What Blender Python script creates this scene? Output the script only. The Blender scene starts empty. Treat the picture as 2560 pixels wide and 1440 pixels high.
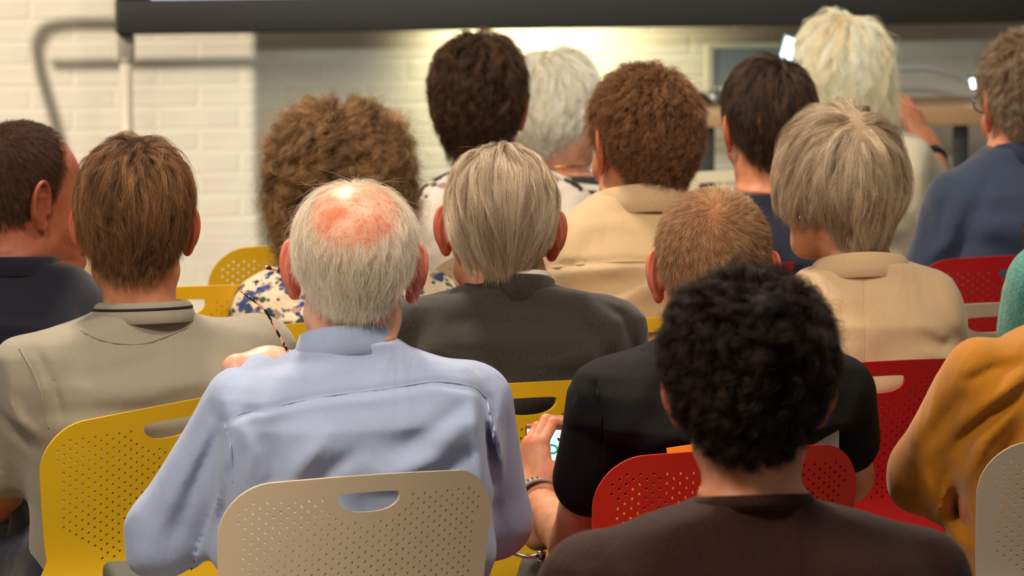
import bpy, math, random
import numpy as np
from mathutils import Vector, Matrix, geometry
random.seed(7); RNG = np.random.default_rng(7)
PI = math.pi
S = bpy.context.scene
COL = S.collection

# ------------------------------------------------------------------ camera
CAMH, FPX, PITCH = 2.03, 15900.0, math.radians(6.02)
cam_d = bpy.data.cameras.new('camera'); cam = bpy.data.objects.new('camera', cam_d); COL.objects.link(cam)
cam.location = (0, 0, CAMH); cam.rotation_euler = (PI/2 - PITCH, 0, 0)
cam_d.sensor_width = 36; cam_d.lens = FPX/2560*36; cam_d.clip_end = 60
cam_d.dof.use_dof = True; cam_d.dof.focus_distance = 9.30; cam_d.dof.aperture_fstop = 10.5
S.camera = cam

# ------------------------------------------------------------------ world, exposure, lamps
S.view_settings.view_transform = 'Standard'; S.view_settings.look = 'None'
S.view_settings.gamma = 1; S.view_settings.exposure = 0.14; S.view_settings.use_curve_mapping = False
S.cycles.max_bounces = 4; S.cycles.diffuse_bounces = 3; S.cycles.glossy_bounces = 2; S.cycles.transmission_bounces = 2; S.cycles.transparent_max_bounces = 4
W = bpy.data.worlds.new('world'); S.world = W; W.use_nodes = True
W.node_tree.nodes['Background'].inputs[0].default_value = (1.0, 0.93, 0.80, 1)
W.node_tree.nodes['Background'].inputs[1].default_value = 0.20

def area(name, loc, target, size, power, col, size_y=None, spread=180):
    l = bpy.data.lights.new(name, 'AREA'); l.energy = power; l.color = col; l.size = size
    if size_y: l.shape = 'RECTANGLE'; l.size_y = size_y
    l.spread = math.radians(spread)
    o = bpy.data.objects.new(name, l); COL.objects.link(o); o.location = loc
    o.rotation_euler = (Vector(target) - Vector(loc)).to_track_quat('-Z', 'Y').to_euler()
    return o
def spot(name, loc, target, power, col, angle, blend=.4, r=.06):
    l = bpy.data.lights.new(name, 'SPOT'); l.energy = power; l.color = col
    l.spot_size = math.radians(angle); l.spot_blend = blend; l.shadow_soft_size = r
    o = bpy.data.objects.new(name, l); COL.objects.link(o); o.location = loc
    o.rotation_euler = (Vector(target) - Vector(loc)).to_track_quat('-Z', 'Y').to_euler()
    return o
WARM = (1.0, 0.84, 0.66)
# ceiling spots of the hall (above the frame)
area('ceiling_lamp_front', (-0.9, 11.2, 3.9), (-0.1, 9.6, 1.0), 0.5, 138, WARM)
area('ceiling_lamp_middle', (0.9, 8.6, 3.9), (0.5, 10.0, 1.0), 0.4, 55, WARM)
area('ceiling_lamp_rear', (-1.6, 6.6, 3.7), (-0.1, 9.8, 0.9), 0.9, 112, WARM)
spot('wall_washer', (-3.3, 12.3, 3.9), (-0.5, 16.4, 1.1), 1650, (1.0, 0.86, 0.68), 62, .6, .07)
spot('wall_fill', (0.4, 7.6, 2.35), (0.25, 16.7, 0.85), 800, (0.86, 0.97, 0.86), 17, 1.0, .12)  # added cool fill, lifts the wall inside the screen's shadow
spot('wall_glow_fill', (0.06, 16.50, 1.16), (0.06, 16.74, .98), 30.0, (1.0, 0.90, 0.55), 120, .8, .05)  # added out of sight behind the screen for the yellow glow below it

# ------------------------------------------------------------------ small helpers
CP, SP = math.cos(PITCH), math.sin(PITCH)
def P(px, py, Y):
    u, v = (px - 1280)/FPX, (720 - py)/FPX
    dx, dy, dz = u, CP + v*SP, -SP + v*CP
    t = Y/dy
    return np.array([dx*t, Y, CAMH + dz*t])
def scale_at(Y): return FPX/Y
def ray_z(px, py, z):
    u, v = (px - 1280)/FPX, (720 - py)/FPX
    dx, dy, dz = u, CP + v*SP, -SP + v*CP
    t = (z - CAMH)/dz
    return np.array([dx*t, dy*t, z])
def srgb(r, g, b):
    f = lambda c: (c/255/12.92 if c/255 <= .04045 else ((c/255 + .055)/1.055)**2.4)
    return (f(r), f(g), f(b), 1)
def smooth(e0, e1, x):
    t = np.clip((x - e0)/(e1 - e0), 0, 1); return t*t*(3 - 2*t)
def Rz(a): c, s = math.cos(a), math.sin(a); return np.array([[c, -s, 0], [s, c, 0], [0, 0, 1.]])
def Rx(a): c, s = math.cos(a), math.sin(a); return np.array([[1., 0, 0], [0, c, -s], [0, s, c]])
def Ry(a): c, s = math.cos(a), math.sin(a); return np.array([[c, 0, s], [0, 1., 0], [-s, 0, c]])

def tag(o, label=None, cat=None, group=None, kind=None):
    if label: o['label'] = label
    if cat: o['category'] = cat
    if group: o['group'] = group
    if kind: o['kind'] = kind
    return o
def empty(name, loc, rz=0):
    o = bpy.data.objects.new(name, None); COL.objects.link(o); o.location = loc; o.rotation_euler = (0, 0, rz); o.empty_display_size = .1
    return o
def mesh_obj(name, V, F, mat, parent=None, sm=True):
    me = bpy.data.meshes.new(name)
    if isinstance(F, np.ndarray) and len(F):
        V = np.asarray(V, np.float32); k = F.shape[1]
        me.vertices.add(len(V)); me.vertices.foreach_set('co', V.ravel())
        me.loops.add(F.size); me.loops.foreach_set('vertex_index', F.astype(np.int32).ravel())
        me.polygons.add(len(F)); me.polygons.foreach_set('loop_start', np.arange(0, F.size, k, dtype=np.int32))
        me.update(calc_edges=True)
    else:
        me.from_pydata([tuple(map(float, v)) for v in V], [], [tuple(map(int, f)) for f in F])
    if sm and len(me.polygons): me.polygons.foreach_set('use_smooth', [True]*len(me.polygons))
    for m in (mat if isinstance(mat, (list, tuple)) else [mat]): me.materials.append(m)
    o = bpy.data.objects.new(name, me); COL.objects.link(o)
    if parent is not None: o.parent = parent
    return o
def box(c, s, R=None):
    c = np.array(c, float); s = np.array(s, float)/2
    V = np.array([[x, y, z] for x in (-1, 1) for y in (-1, 1) for z in (-1, 1)])*s
    if R is not None: V = V @ R.T
    return V + c, [(0, 1, 3, 2), (4, 6, 7, 5), (0, 4, 5, 1), (2, 3, 7, 6), (0, 2, 6, 4), (1, 5, 7, 3)]
def rbox(c, s, b, R=None, seg=3):
    """box with rounded vertical section and bevelled faces, by bmesh bevel"""
    import bmesh
    bm = bmesh.new(); bmesh.ops.create_cube(bm, size=1)
    for v in bm.verts: v.co = Vector((v.co.x*s[0], v.co.y*s[1], v.co.z*s[2]))
    bmesh.ops.bevel(bm, geom=bm.edges[:], offset=b, segments=seg, profile=.5, affect='EDGES')
    bm.verts.ensure_lookup_table(); bm.verts.index_update()
    V = np.array([v.co[:] for v in bm.verts]); F = [tuple(v.index for v in f.verts) for f in bm.faces]; bm.free()
    if R is not None: V = V @ R.T
    return V + np.array(c, float), F
def tube(pts, r, n=10, closed=False):
    pts = np.array(pts, float); m = len(pts); rr = np.broadcast_to(np.array(r, float), (m,))
    T = np.gradient(pts, axis=0) if not closed else np.roll(pts, -1, 0) - np.roll(pts, 1, 0)
    T /= np.linalg.norm(T, axis=1)[:, None] + 1e-9
    up = np.array([0, 0, 1.]) if abs(T[0][2]) < .9 else np.array([1., 0, 0])
    V = []
    for i in range(m):
        a = np.cross(T[i], up); a /= np.linalg.norm(a) + 1e-9; b = np.cross(a, T[i]); up = b
        for k in range(n):
            t = 2*PI*k/n; V.append(pts[i] + rr[i]*(math.cos(t)*a + math.sin(t)*b))
    F = []
    for i in range(m if closed else m - 1):
        j = (i + 1) % m
        for k in range(n): F.append((i*n + k, i*n + (k + 1) % n, j*n + (k + 1) % n, j*n + k))
    if not closed: F.append(tuple(range(n))[::-1]); F.append(tuple((m - 1)*n + k for k in range(n)))
    return np.array(V), F
def spline(pts, n):
    """Catmull-Rom through pts, n samples"""
    p = np.array(pts, float); p = np.vstack([2*p[0] - p[1], p, 2*p[-1] - p[-2]]); m = len(p) - 3
    out = []
    for t in np.linspace(0, m - 1e-6, n):
        i = int(t); f = t - i; a, b, c, d = p[i:i + 4]
        out.append(.5*((2*b) + (-a + c)*f + (2*a - 5*b + 4*c - d)*f*f + (-a + 3*b - 3*c + d)*f**3))
    return np.array(out)
def join(*parts):
    V, F, o = [], [], 0
    for v, f in parts:
        V.append(np.asarray(v, float)); F += [tuple(int(i) + o for i in q) for q in f]; o += len(v)
    return np.vstack(V), F

# ------------------------------------------------------------------ materials
def nodes(name):
    m = bpy.data.materials.new(name); m.use_nodes = True; nt = m.node_tree
    return m, nt, nt.nodes['Principled BSDF']
def N(nt, t, **kw):
    n = nt.nodes.new(t)
    for k, v in kw.items():
        if k.startswith('i_'):
            n.inputs[k[2:].replace('_', ' ')].default_value = v
        else: setattr(n, k, v)
    return n
def L(nt, a, b): nt.links.new(a, b)
def ramp(nt, fac, stops, interp='LINEAR'):
    r = nt.nodes.new('ShaderNodeValToRGB'); r.color_ramp.interpolation = interp
    e = r.color_ramp.elements
    while len(e) < len(stops): e.new(.5)
    for q, (p, c) in zip(e, stops): q.position = p; q.color = c if len(c) == 4 else (*c, 1)
    if fac is not None: L(nt, fac, r.inputs[0])
    return r
def plain(name, col, rough=.5, metal=0, spec=.5, bump=0, bscale=300, var=0):
    m, nt, b = nodes(name); b.inputs['Base Color'].default_value = col; b.inputs['Roughness'].default_value = rough
    b.inputs['Metallic'].default_value = metal; b.inputs['Specular IOR Level'].default_value = spec
    tc = N(nt, 'ShaderNodeTexCoord')
    if bump:
        n = N(nt, 'ShaderNodeTexNoise', i_Scale=bscale, i_Detail=3.0); L(nt, tc.outputs['Object'], n.inputs['Vector'])
        bp = N(nt, 'ShaderNodeBump', i_Strength=bump, i_Distance=.002); L(nt, n.outputs[0], bp.inputs['Height']); L(nt, bp.outputs[0], b.inputs['Normal'])
    if var:
        n2 = N(nt, 'ShaderNodeTexNoise', i_Scale=9.0, i_Detail=5.0); L(nt, tc.outputs['Object'], n2.inputs['Vector'])
        hs = N(nt, 'ShaderNodeHueSaturation'); hs.inputs['Color'].default_value = col
        mr = N(nt, 'ShaderNodeMapRange'); mr.inputs['To Min'].default_value = 1 - var; mr.inputs['To Max'].default_value = 1 + var
        L(nt, n2.outputs[0], mr.inputs[0]); L(nt, mr.outputs[0], hs.inputs['Value']); L(nt, hs.outputs[0], b.inputs['Base Color'])
    return m
def cloth(name, col, rough=.85, weave=900, wstr=.25, fold=.5, fscale=7, sheen=.25, col2=None, stretch=(1, 1, .45)):
    """woven cloth: fine weave relief, soft crumple relief, slight tone variation of the yarn"""
    m, nt, b = nodes(name); b.inputs['Roughness'].default_value = rough; b.inputs['Specular IOR Level'].default_value = .2
    b.inputs['Sheen Weight'].default_value = sheen; b.inputs['Sheen Roughness'].default_value = .5
    tc = N(nt, 'ShaderNodeTexCoord')
    a = N(nt, 'ShaderNodeTexNoise', i_Scale=float(weave), i_Detail=2.0); L(nt, tc.outputs['Object'], a.inputs['Vector'])
    mp = N(nt, 'ShaderNodeMapping'); mp.inputs['Scale'].default_value = stretch; mp.inputs['Rotation'].default_value = (0, .5, 0)
    L(nt, tc.outputs['Object'], mp.inputs[0])
    c = N(nt, 'ShaderNodeTexNoise', i_Scale=float(fscale), i_Detail=3.0, i_Roughness=.45, i_Distortion=.8); L(nt, mp.outputs[0], c.inputs['Vector'])
    b1 = N(nt, 'ShaderNodeBump', i_Strength=fold, i_Distance=.03); L(nt, c.outputs[0], b1.inputs['Height'])
    b2 = N(nt, 'ShaderNodeBump', i_Strength=wstr, i_Distance=.001); L(nt, a.outputs[0], b2.inputs['Height']); L(nt, b1.outputs[0], b2.inputs['Normal'])
    L(nt, b2.outputs[0], b.inputs['Normal'])
    col2 = col2 or tuple(x*.82 for x in col[:3]) + (1,)
    r = ramp(nt, a.outputs[0], [(.35, col2), (.65, col)]); L(nt, r.outputs[0], b.inputs['Base Color'])
    return m
def skin(name, col, red, sss=.35, rough=.48, scalp=None):
    m, nt, b = nodes(name); b.inputs['Roughness'].default_value = rough; b.inputs['Specular IOR Level'].default_value = .28
    b.inputs['Subsurface Weight'].default_value = sss; b.inputs['Subsurface Scale'].default_value = .012
    b.inputs['Subsurface Radius'].default_value = (1, .3, .15)
    tc = N(nt, 'ShaderNodeTexCoord')
    n = N(nt, 'ShaderNodeTexNoise', i_Scale=22.0, i_Detail=5.0, i_Roughness=.6); L(nt, tc.outputs['Object'], n.inputs['Vector'])
    r = ramp(nt, n.outputs[0], [(.35, col), (.68, red)])
    at = N(nt, 'ShaderNodeAttribute', attribute_name='blush')
    mx = N(nt, 'ShaderNodeMix', data_type='RGBA'); L(nt, at.outputs['Fac'], mx.inputs['Factor']); L(nt, r.outputs[0], mx.inputs[6])
    mx.inputs[7].default_value = (min(1, red[0]*1.0), red[1]*.5, red[2]*.5, 1)
    out = mx.outputs[2]
    if scalp is not None:   # age spots and sun-reddened blotches of the bald crown, in the person's own coordinates
        v = N(nt, 'ShaderNodeTexNoise', i_Scale=55.0, i_Detail=4.0); L(nt, tc.outputs['Object'], v.inputs['Vector'])
        rr = ramp(nt, v.outputs[0], [(.50, (0, 0, 0)), (.60, (1, 1, 1))])
        v2 = N(nt, 'ShaderNodeTexNoise', i_Scale=240.0, i_Detail=2.0); L(nt, tc.outputs['Object'], v2.inputs['Vector'])
        r3 = ramp(nt, v2.outputs[0], [(.60, (0, 0, 0)), (.70, (1, 1, 1))])
        sm_ = N(nt, 'ShaderNodeAttribute', attribute_name='crown')
        m2 = N(nt, 'ShaderNodeMix', data_type='RGBA'); hf = N(nt, 'ShaderNodeMath', operation='MULTIPLY'); hf.inputs[1].default_value = .45; hm = N(nt, 'ShaderNodeMath', operation='MULTIPLY'); L(nt, sm_.outputs['Fac'], hm.inputs[1]); L(nt, rr.outputs[0], hf.inputs[0]); L(nt, hf.outputs[0], hm.inputs[0]); L(nt, hm.outputs[0], m2.inputs['Factor']); L(nt, out, m2.inputs[6]); m2.inputs[7].default_value = scalp
        m3 = N(nt, 'ShaderNodeMix', data_type='RGBA'); h3_ = N(nt, 'ShaderNodeMath', operation='MULTIPLY'); L(nt, sm_.outputs['Fac'], h3_.inputs[1]); L(nt, r3.outputs[0], h3_.inputs[0]); L(nt, h3_.outputs[0], m3.inputs['Factor']); L(nt, m2.outputs[2], m3.inputs[6]); m3.inputs[7].default_value = srgb(190, 105, 70)
        out = m3.outputs[2]
        # one brown sun patch
        sx = N(nt, 'ShaderNodeVectorMath', operation='DISTANCE'); L(nt, tc.outputs['Object'], sx.inputs[0]); sx.inputs[1].default_value = PATCH
        n5 = N(nt, 'ShaderNodeMath', operation='MULTIPLY_ADD'); L(nt, n.outputs[0], n5.inputs[0]); n5.inputs[1].default_value = .05; L(nt, sx.outputs['Value'], n5.inputs[2])
        r5 = ramp(nt, n5.outputs[0], [(.030, (.75, .75, .75)), (.050, (0, 0, 0))])
        m5 = N(nt, 'ShaderNodeMix', data_type='RGBA'); L(nt, r5.outputs[0], m5.inputs['Factor']); L(nt, out, m5.inputs[6]); m5.inputs[7].default_value = srgb(205, 110, 65)
        out = m5.outputs[2]
    L(nt, out, b.inputs['Base Color'])
    f = N(nt, 'ShaderNodeTexNoise', i_Scale=420.0, i_Detail=3.0); L(nt, tc.outputs['Object'], f.inputs['Vector'])
    bp = N(nt, 'ShaderNodeBump', i_Strength=.18, i_Distance=.001); L(nt, f.outputs[0], bp.inputs['Height']); L(nt, bp.outputs[0], b.inputs['Normal'])
    return m
def hairmat(name, c1, c2, rough=.35, root=.7):
    """fibre colour from dark to light strand by strand"""
    m = bpy.data.materials.new(name); m.use_nodes = True; nt = m.node_tree; nt.nodes.clear()
    out = N(nt, 'ShaderNodeOutputMaterial'); b = N(nt, 'ShaderNodeBsdfPrincipled')
    hi = N(nt, 'ShaderNodeHairInfo')
    ta = N(nt, 'ShaderNodeAttribute', attribute_name='tone'); tm = N(nt, 'ShaderNodeMix', data_type='FLOAT'); tm.inputs[0].default_value = .45
    L(nt, ta.outputs['Fac'], tm.inputs[2]); L(nt, hi.outputs['Random'], tm.inputs[3])
    r = ramp(nt, tm.outputs[0], [(.12, c1), (.88, c2)])
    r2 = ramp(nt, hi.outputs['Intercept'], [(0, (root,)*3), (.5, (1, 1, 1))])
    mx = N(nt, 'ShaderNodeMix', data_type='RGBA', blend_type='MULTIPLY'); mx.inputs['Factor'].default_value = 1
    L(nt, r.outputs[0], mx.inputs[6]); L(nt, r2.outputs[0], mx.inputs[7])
    L(nt, mx.outputs[2], b.inputs['Base Color']); b.inputs['Roughness'].default_value = rough + .15
    b.inputs['Specular IOR Level'].default_value = .55
    gl = N(nt, 'ShaderNodeBsdfHair', component='Reflection'); gl.inputs['RoughnessU'].default_value = rough; gl.inputs['RoughnessV'].default_value = .8
    gl.inputs['Offset'].default_value = math.radians(3); L(nt, mx.outputs[2], gl.inputs['Color'])
    tr = N(nt, 'ShaderNodeBsdfHair', component='Transmission'); tr.inputs['RoughnessU'].default_value = .4; tr.inputs['RoughnessV'].default_value = .9
    L(nt, mx.outputs[2], tr.inputs['Color'])
    m1 = N(nt, 'ShaderNodeMixShader'); m1.inputs[0].default_value = .35; L(nt, b.outputs[0], m1.inputs[1]); L(nt, gl.outputs[0], m1.inputs[2])
    m2 = N(nt, 'ShaderNodeMixShader'); m2.inputs[0].default_value = .2; L(nt, m1.outputs[0], m2.inputs[1]); L(nt, tr.outputs[0], m2.inputs[2])
    L(nt, m2.outputs[0], out.inputs[0])
    return m
def emit(name, col, st):
    m, nt, b = nodes(name); b.inputs['Base Color'].default_value = (0, 0, 0, 1)
    b.inputs['Emission Color'].default_value = col; b.inputs['Emission Strength'].default_value = st
    return m

# ------------------------------------------------------------------ signed-distance modelling (all bodies and clothes)
def nets(D, org, h):
    """surface nets of the zero level of D on a grid -> verts, quads"""
    s = D < 0; nx, ny, nz = D.shape
    c = np.zeros((nx-1, ny-1, nz-1), np.int8)
    for a in (0, 1):
        for b in (0, 1):
            for d in (0, 1): c += s[a:nx-1+a, b:ny-1+b, d:nz-1+d]
    act = (c > 0) & (c < 8); I = np.argwhere(act)
    if not len(I): return np.zeros((0, 3)), np.zeros((0, 4), int)
    idx = -np.ones(act.shape, np.int32); idx[act] = np.arange(len(I))
    acc = np.zeros((len(I), 3)); cnt = np.zeros(len(I))
    for ax in range(3):
        o = [q for q in range(3) if q != ax]
        for a in (0, 1):
            for b in (0, 1):
                p0 = I.copy(); p0[:, o[0]] += a; p0[:, o[1]] += b; p1 = p0.copy(); p1[:, ax] += 1
                v0 = D[p0[:, 0], p0[:, 1], p0[:, 2]]; v1 = D[p1[:, 0], p1[:, 1], p1[:, 2]]
                m = (v0 < 0) != (v1 < 0); t = np.clip(v0[m]/(v0[m] - v1[m]), 0, 1)
                q = p0[m].astype(float); q[:, ax] += t; acc[m] += q; cnt[m] += 1
    V = acc/cnt[:, None]*h + np.array(org)
    Q = []
    for ax in range(3):
        o = [(ax+1) % 3, (ax+2) % 3]
        sl0 = [slice(None)]*3; sl1 = [slice(None)]*3
        sl0[ax] = slice(0, -1); sl1[ax] = slice(1, None)
        a0, a1 = s[tuple(sl0)], s[tuple(sl1)]
        E = np.argwhere(a0 != a1)
        lim = np.array(act.shape)
        ok = (E[:, o[0]] > 0) & (E[:, o[1]] > 0) & (E[:, o[0]] < lim[o[0]]) & (E[:, o[1]] < lim[o[1]]); E = E[ok]
        if not len(E): continue
        def g(da, db):
            e = E.copy(); e[:, o[0]] += da; e[:, o[1]] += db; return idx[e[:, 0], e[:, 1], e[:, 2]]
        q = np.stack([g(-1, -1), g(0, -1), g(0, 0), g(-1, 0)], 1)
        inside0 = s[E[:, 0], E[:, 1], E[:, 2]]
        q[~inside0] = q[~inside0][:, ::-1]
        Q.append(q)
    Q = np.vstack(Q); Q = Q[(Q >= 0).all(1)]
    return V, Q
def smin(a, b, k):
    if k <= 0: return np.minimum(a, b)
    h = np.maximum(k - np.abs(a - b), 0)/k
    return np.minimum(a, b) - h*h*k*.25
def prim(p, X, Y, Z):
    if p[0] == 'el':
        _, c, r, R, k = p
        x, y, z = X - c[0], Y - c[1], Z - c[2]
        if R is not None:
            x, y, z = R[0, 0]*x + R[1, 0]*y + R[2, 0]*z, R[0, 1]*x + R[1, 1]*y + R[2, 1]*z, R[0, 2]*x + R[1, 2]*y + R[2, 2]*z
        q = (x/r[0])**2 + (y/r[1])**2 + (z/r[2])**2
        g = (x/r[0]**2)**2 + (y/r[1]**2)**2 + (z/r[2]**2)**2
        k0 = np.sqrt(q); return k0*(k0 - 1)/np.sqrt(g + 1e-12)
    _, a, b, ra, rb, k = p
    ab = b - a; n = float(ab @ ab) + 1e-12
    t = np.clip(((X - a[0])*ab[0] + (Y - a[1])*ab[1] + (Z - a[2])*ab[2])/n, 0, 1)
    return np.sqrt((X - a[0] - t*ab[0])**2 + (Y - a[1] - t*ab[1])**2 + (Z - a[2] - t*ab[2])**2) - (ra + (rb - ra)*t)
def el(c, r, R=None, k=.015): return ('el', np.array(c, float), np.array(r, float), R, k)
def rc(a, b, ra, rb=None, k=.015): return ('rc', np.array(a, float), np.array(b, float), ra, ra if rb is None else rb, k)
def xf(ps, R, t, s=1.0):
    out = []
    for p in ps:
        if p[0] == 'el': out.append(('el', R @ (p[1]*s) + t, p[2]*s, R @ (p[3] if p[3] is not None else np.eye(3)), p[4]*s))
        else: out.append(('rc', R @ (p[1]*s) + t, R @ (p[2]*s) + t, p[3]*s, p[4]*s, p[5]*s))
    return out
def bound(p, m):
    if p[0] == 'el':
        r = p[2].max() + m; return p[1] - r, p[1] + r
    r = max(p[3], p[4]) + m; return np.minimum(p[1], p[2]) - r, np.maximum(p[1], p[2]) + r
def grid_eval(ps, lo, hi, h, pre=None):
    lo = np.array(lo, float); n = np.maximum(np.ceil((np.array(hi) - lo)/h).astype(int) + 1, 2)
    ax = [(lo[i] + h*np.arange(n[i])).astype(np.float32) for i in range(3)]
    D = np.full(n, 1.0, np.float32)
    if pre is not None: D = np.minimum(D, pre(ax[0][:, None, None], ax[1][None, :, None], ax[2][None, None, :])).astype(np.float32)
    for p in ps:
        b0, b1 = bound(p, p[-1] + 3*h)
        i0 = np.clip(np.floor((b0 - lo)/h).astype(int), 0, n); i1 = np.clip(np.ceil((b1 - lo)/h).astype(int) + 1, 0, n)
        if (i1 <= i0).any(): continue
        sl = tuple(slice(a, b) for a, b in zip(i0, i1))
        d = prim(p, ax[0][sl[0], None, None], ax[1][None, sl[1], None], ax[2][None, None, sl[2]])
        D[sl] = smin(D[sl], d, p[-1])
    return D, lo, ax
def pts_eval(ps, Q):
    d = None
    for p in ps:
        v = prim(p, Q[:, 0], Q[:, 1], Q[:, 2]); d = v if d is None else smin(d, v, p[-1])
    return d
def pts_grad(ps, Q, e=.0015):
    K = np.array([[1, -1, -1], [-1, -1, 1], [-1, 1, -1], [1, 1, 1.]])
    g = sum(k*pts_eval(ps, Q + k*e)[:, None] for k in K)
    return g/(np.linalg.norm(g, axis=1)[:, None] + 1e-9)
def loft(rows, cx, yaw, npow=2.5):
    """rows: (z, half width, y centre, half depth), top to bottom; centre x cx(z)"""
    rows = sorted(rows); z = np.array([r[0] for r in rows]); w = np.array([r[1] for r in rows]); yc = np.array([r[2] for r in rows]); d = np.array([r[3] for r in rows])
    c, s = math.cos(yaw), math.sin(yaw)
    def f(X, Y, Z):
        zz = np.asarray(Z, np.float32); zc = np.clip(zz, z[0], z[-1])
        W_, Yc, D_, Cx = np.interp(zc, z, w), np.interp(zc, z, yc), np.interp(zc, z, d), np.interp(zc, [z[0], z[-1]], cx)
        x = X - Cx; y = Y - Yc; u = c*x + s*y; v = -s*x + c*y
        rho = ((np.abs(u)/W_)**npow + (np.abs(v)/D_)**npow)**(1/npow)
        q = (rho - 1)*np.minimum(W_, D_)
        cap = np.maximum(zz - z[-1], z[0] - zz)
        return np.maximum(q, cap)
    return f

# ------------------------------------------------------------------ the anatomy
def head_prims():
    p = [el((0, -.004, .030), (.0750, .096, .083), k=.02), el((0, -.018, .052), (.0665, .078, .060), k=.03), el((0, -.044, .014), (.064, .058, .064), k=.03),
         el((0, .028, -.030), (.060, .068, .078), k=.03), el((0, .052, -.078), (.034, .040, .036), k=.03),
         rc((-.048, -.005, -.062), (-.018, .070, -.098), .017, .018, .025), rc((.048, -.005, -.062), (.018, .070, -.098), .017, .018, .025),
         el((-.042, .058, -.035), (.022, .024, .024), k=.02), el((.042, .058, -.035), (.022, .024, .024), k=.02),
         rc((-.034, .082, .020), (.034, .082, .020), .012, .012, .015),
         rc((0, .092, .008), (0, .112, -.030), .007, .011, .010), el((-.011, .103, -.034), (.009, .011, .008), k=.008), el((.011, .103, -.034), (.009, .011, .008), k=.008),
         el((0, .096, -.060), (.023, .010, .0055), k=.004), el((0, .094, -.071), (.020, .010, .006), k=.004), el((0, .088, -.100), (.018, .014, .014), k=.012)]
    return p
HEAD = head_prims()
def relax(v, f, it):
    if not len(f): return v
    v = v.copy(); e = np.vstack([f[:, [0, 1]], f[:, [1, 2]], f[:, [2, 3]], f[:, [3, 0]]]); n = len(v)
    deg = np.bincount(e.ravel(), minlength=n)[:, None] + 1e-9
    for _ in range(it):
        a = np.stack([np.bincount(e[:, 0], v[e[:, 1], k], n) + np.bincount(e[:, 1], v[e[:, 0], k], n) for k in range(3)], 1)/deg
        a[deg[:, 0] < 1] = v[deg[:, 0] < 1]; v = v*.5 + a*.5
    return v
def build_ear():
    oc = [(.000, .002), (.002, .016), (.008, .027), (.017, .032), (.026, .028), (.032, .016), (.032, .002), (.027, -.011), (.019, -.020), (.013, -.028), (.006, -.030), (.001, -.024)]
    sp = spline([(-a, b) for a, b in oc], 26)
    # ear plane: local y (forward), z (up); x outward, the back edge standing off
    def lift(y): return .004 - y*.10
    pts = [np.array([lift(y), y, z]) for y, z in sp]
    ps = [rc(pts[i], pts[i+1], .0031, .0031, .0) for i in range(len(pts)-1)]
    ps += [el((.0015, -.0150, .003), (.0036, .0175, .0285), k=.004), el((.0025, -.009, -.021), (.0030, .0095, .0105), k=.004),
           el((-.004, -.010, .000), (.0065, .013, .017), k=.006), rc((.0035, -.004, .014), (.0035, -.023, .012), .0018, .0018, .004), rc((.0035, -.022, .010), (.0035, -.018, -.012), .0018, .0018, .004),
           rc((.004, .002, -.002), (.004, .001, -.008), .003, .0025, .003)]
    D, lo, _ = grid_eval(ps, (-.016, -.042, -.040), (.018, .010, .042), .00125)
    v, f = nets(D, lo, .00125); return relax(v, f, 3), f
EARV, EARF = build_ear()
def hand_prims(side=1, curl=.5, spread=.06, sc=1.0, grip=None):
    """hand along +y (fingers), palm facing -z, thumb on the side*(-x) side; origin at wrist"""
    ps = [rc((-.016*side, .0, 0), (-.020*side, .075, .002), .0175, .013, .015), rc((.0, .0, 0), (0, .08, .003), .018, .0135, .015), rc((.016*side, .0, 0), (.022*side, .072, .001), .0165, .0125, .015),
          rc((0, -.05, 0), (0, .01, 0), .024, .023, .02)]
    base = [(-.027, .080, .074, .0087), (-.009, .086, .084, .0090), (.010, .083, .078, .0086), (.027, .074, .062, .0077)]
    for i, (x, y, Ln, r) in enumerate(base):
        p = np.array([x*side, y, .002]); a = -.15 - curl*.5; x0 = p
        seg = [Ln*.45, Ln*.31, Ln*.24]; fan = (x/.027)*spread*side
        for j, l in enumerate(seg):
            d = np.array([math.sin(fan)*math.cos(a), math.cos(a), math.sin(a)]); q = p + d*l
            ps.append(rc(p, q, r*(1 - .08*j), r*(.92 - .08*j), .004)); p = q; a -= curl*(1.1 if j == 0 else .8)
    t0 = np.array([-.022*side, .018, -.006]); t1 = t0 + np.array([-.030*side, .028, -.014]); t2 = t1 + np.array([-.008*side, .032, -.010]); t3 = t2 + np.array([.004*side, .026, -.006])
    ps += [rc(t0, t1, .0165, .0125, .012), rc(t1, t2, .0118, .0102, .004), rc(t2, t3, .0102, .0085, .003)]
    return [(p[0],) + tuple(v*sc if not (p[0] == 'el' and i == 2 and v is None) else v for i, v in enumerate(p[1:])) for p in ps]
def frame(fwd, palm):
    """rotation whose y axis is fwd and -z axis points to palm"""
    y = np.array(fwd, float); y /= np.linalg.norm(y); z = -np.array(palm, float); z -= y*(z @ y); z /= np.linalg.norm(z); x = np.cross(y, z)
    return np.stack([x, y, z], 1)

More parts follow.
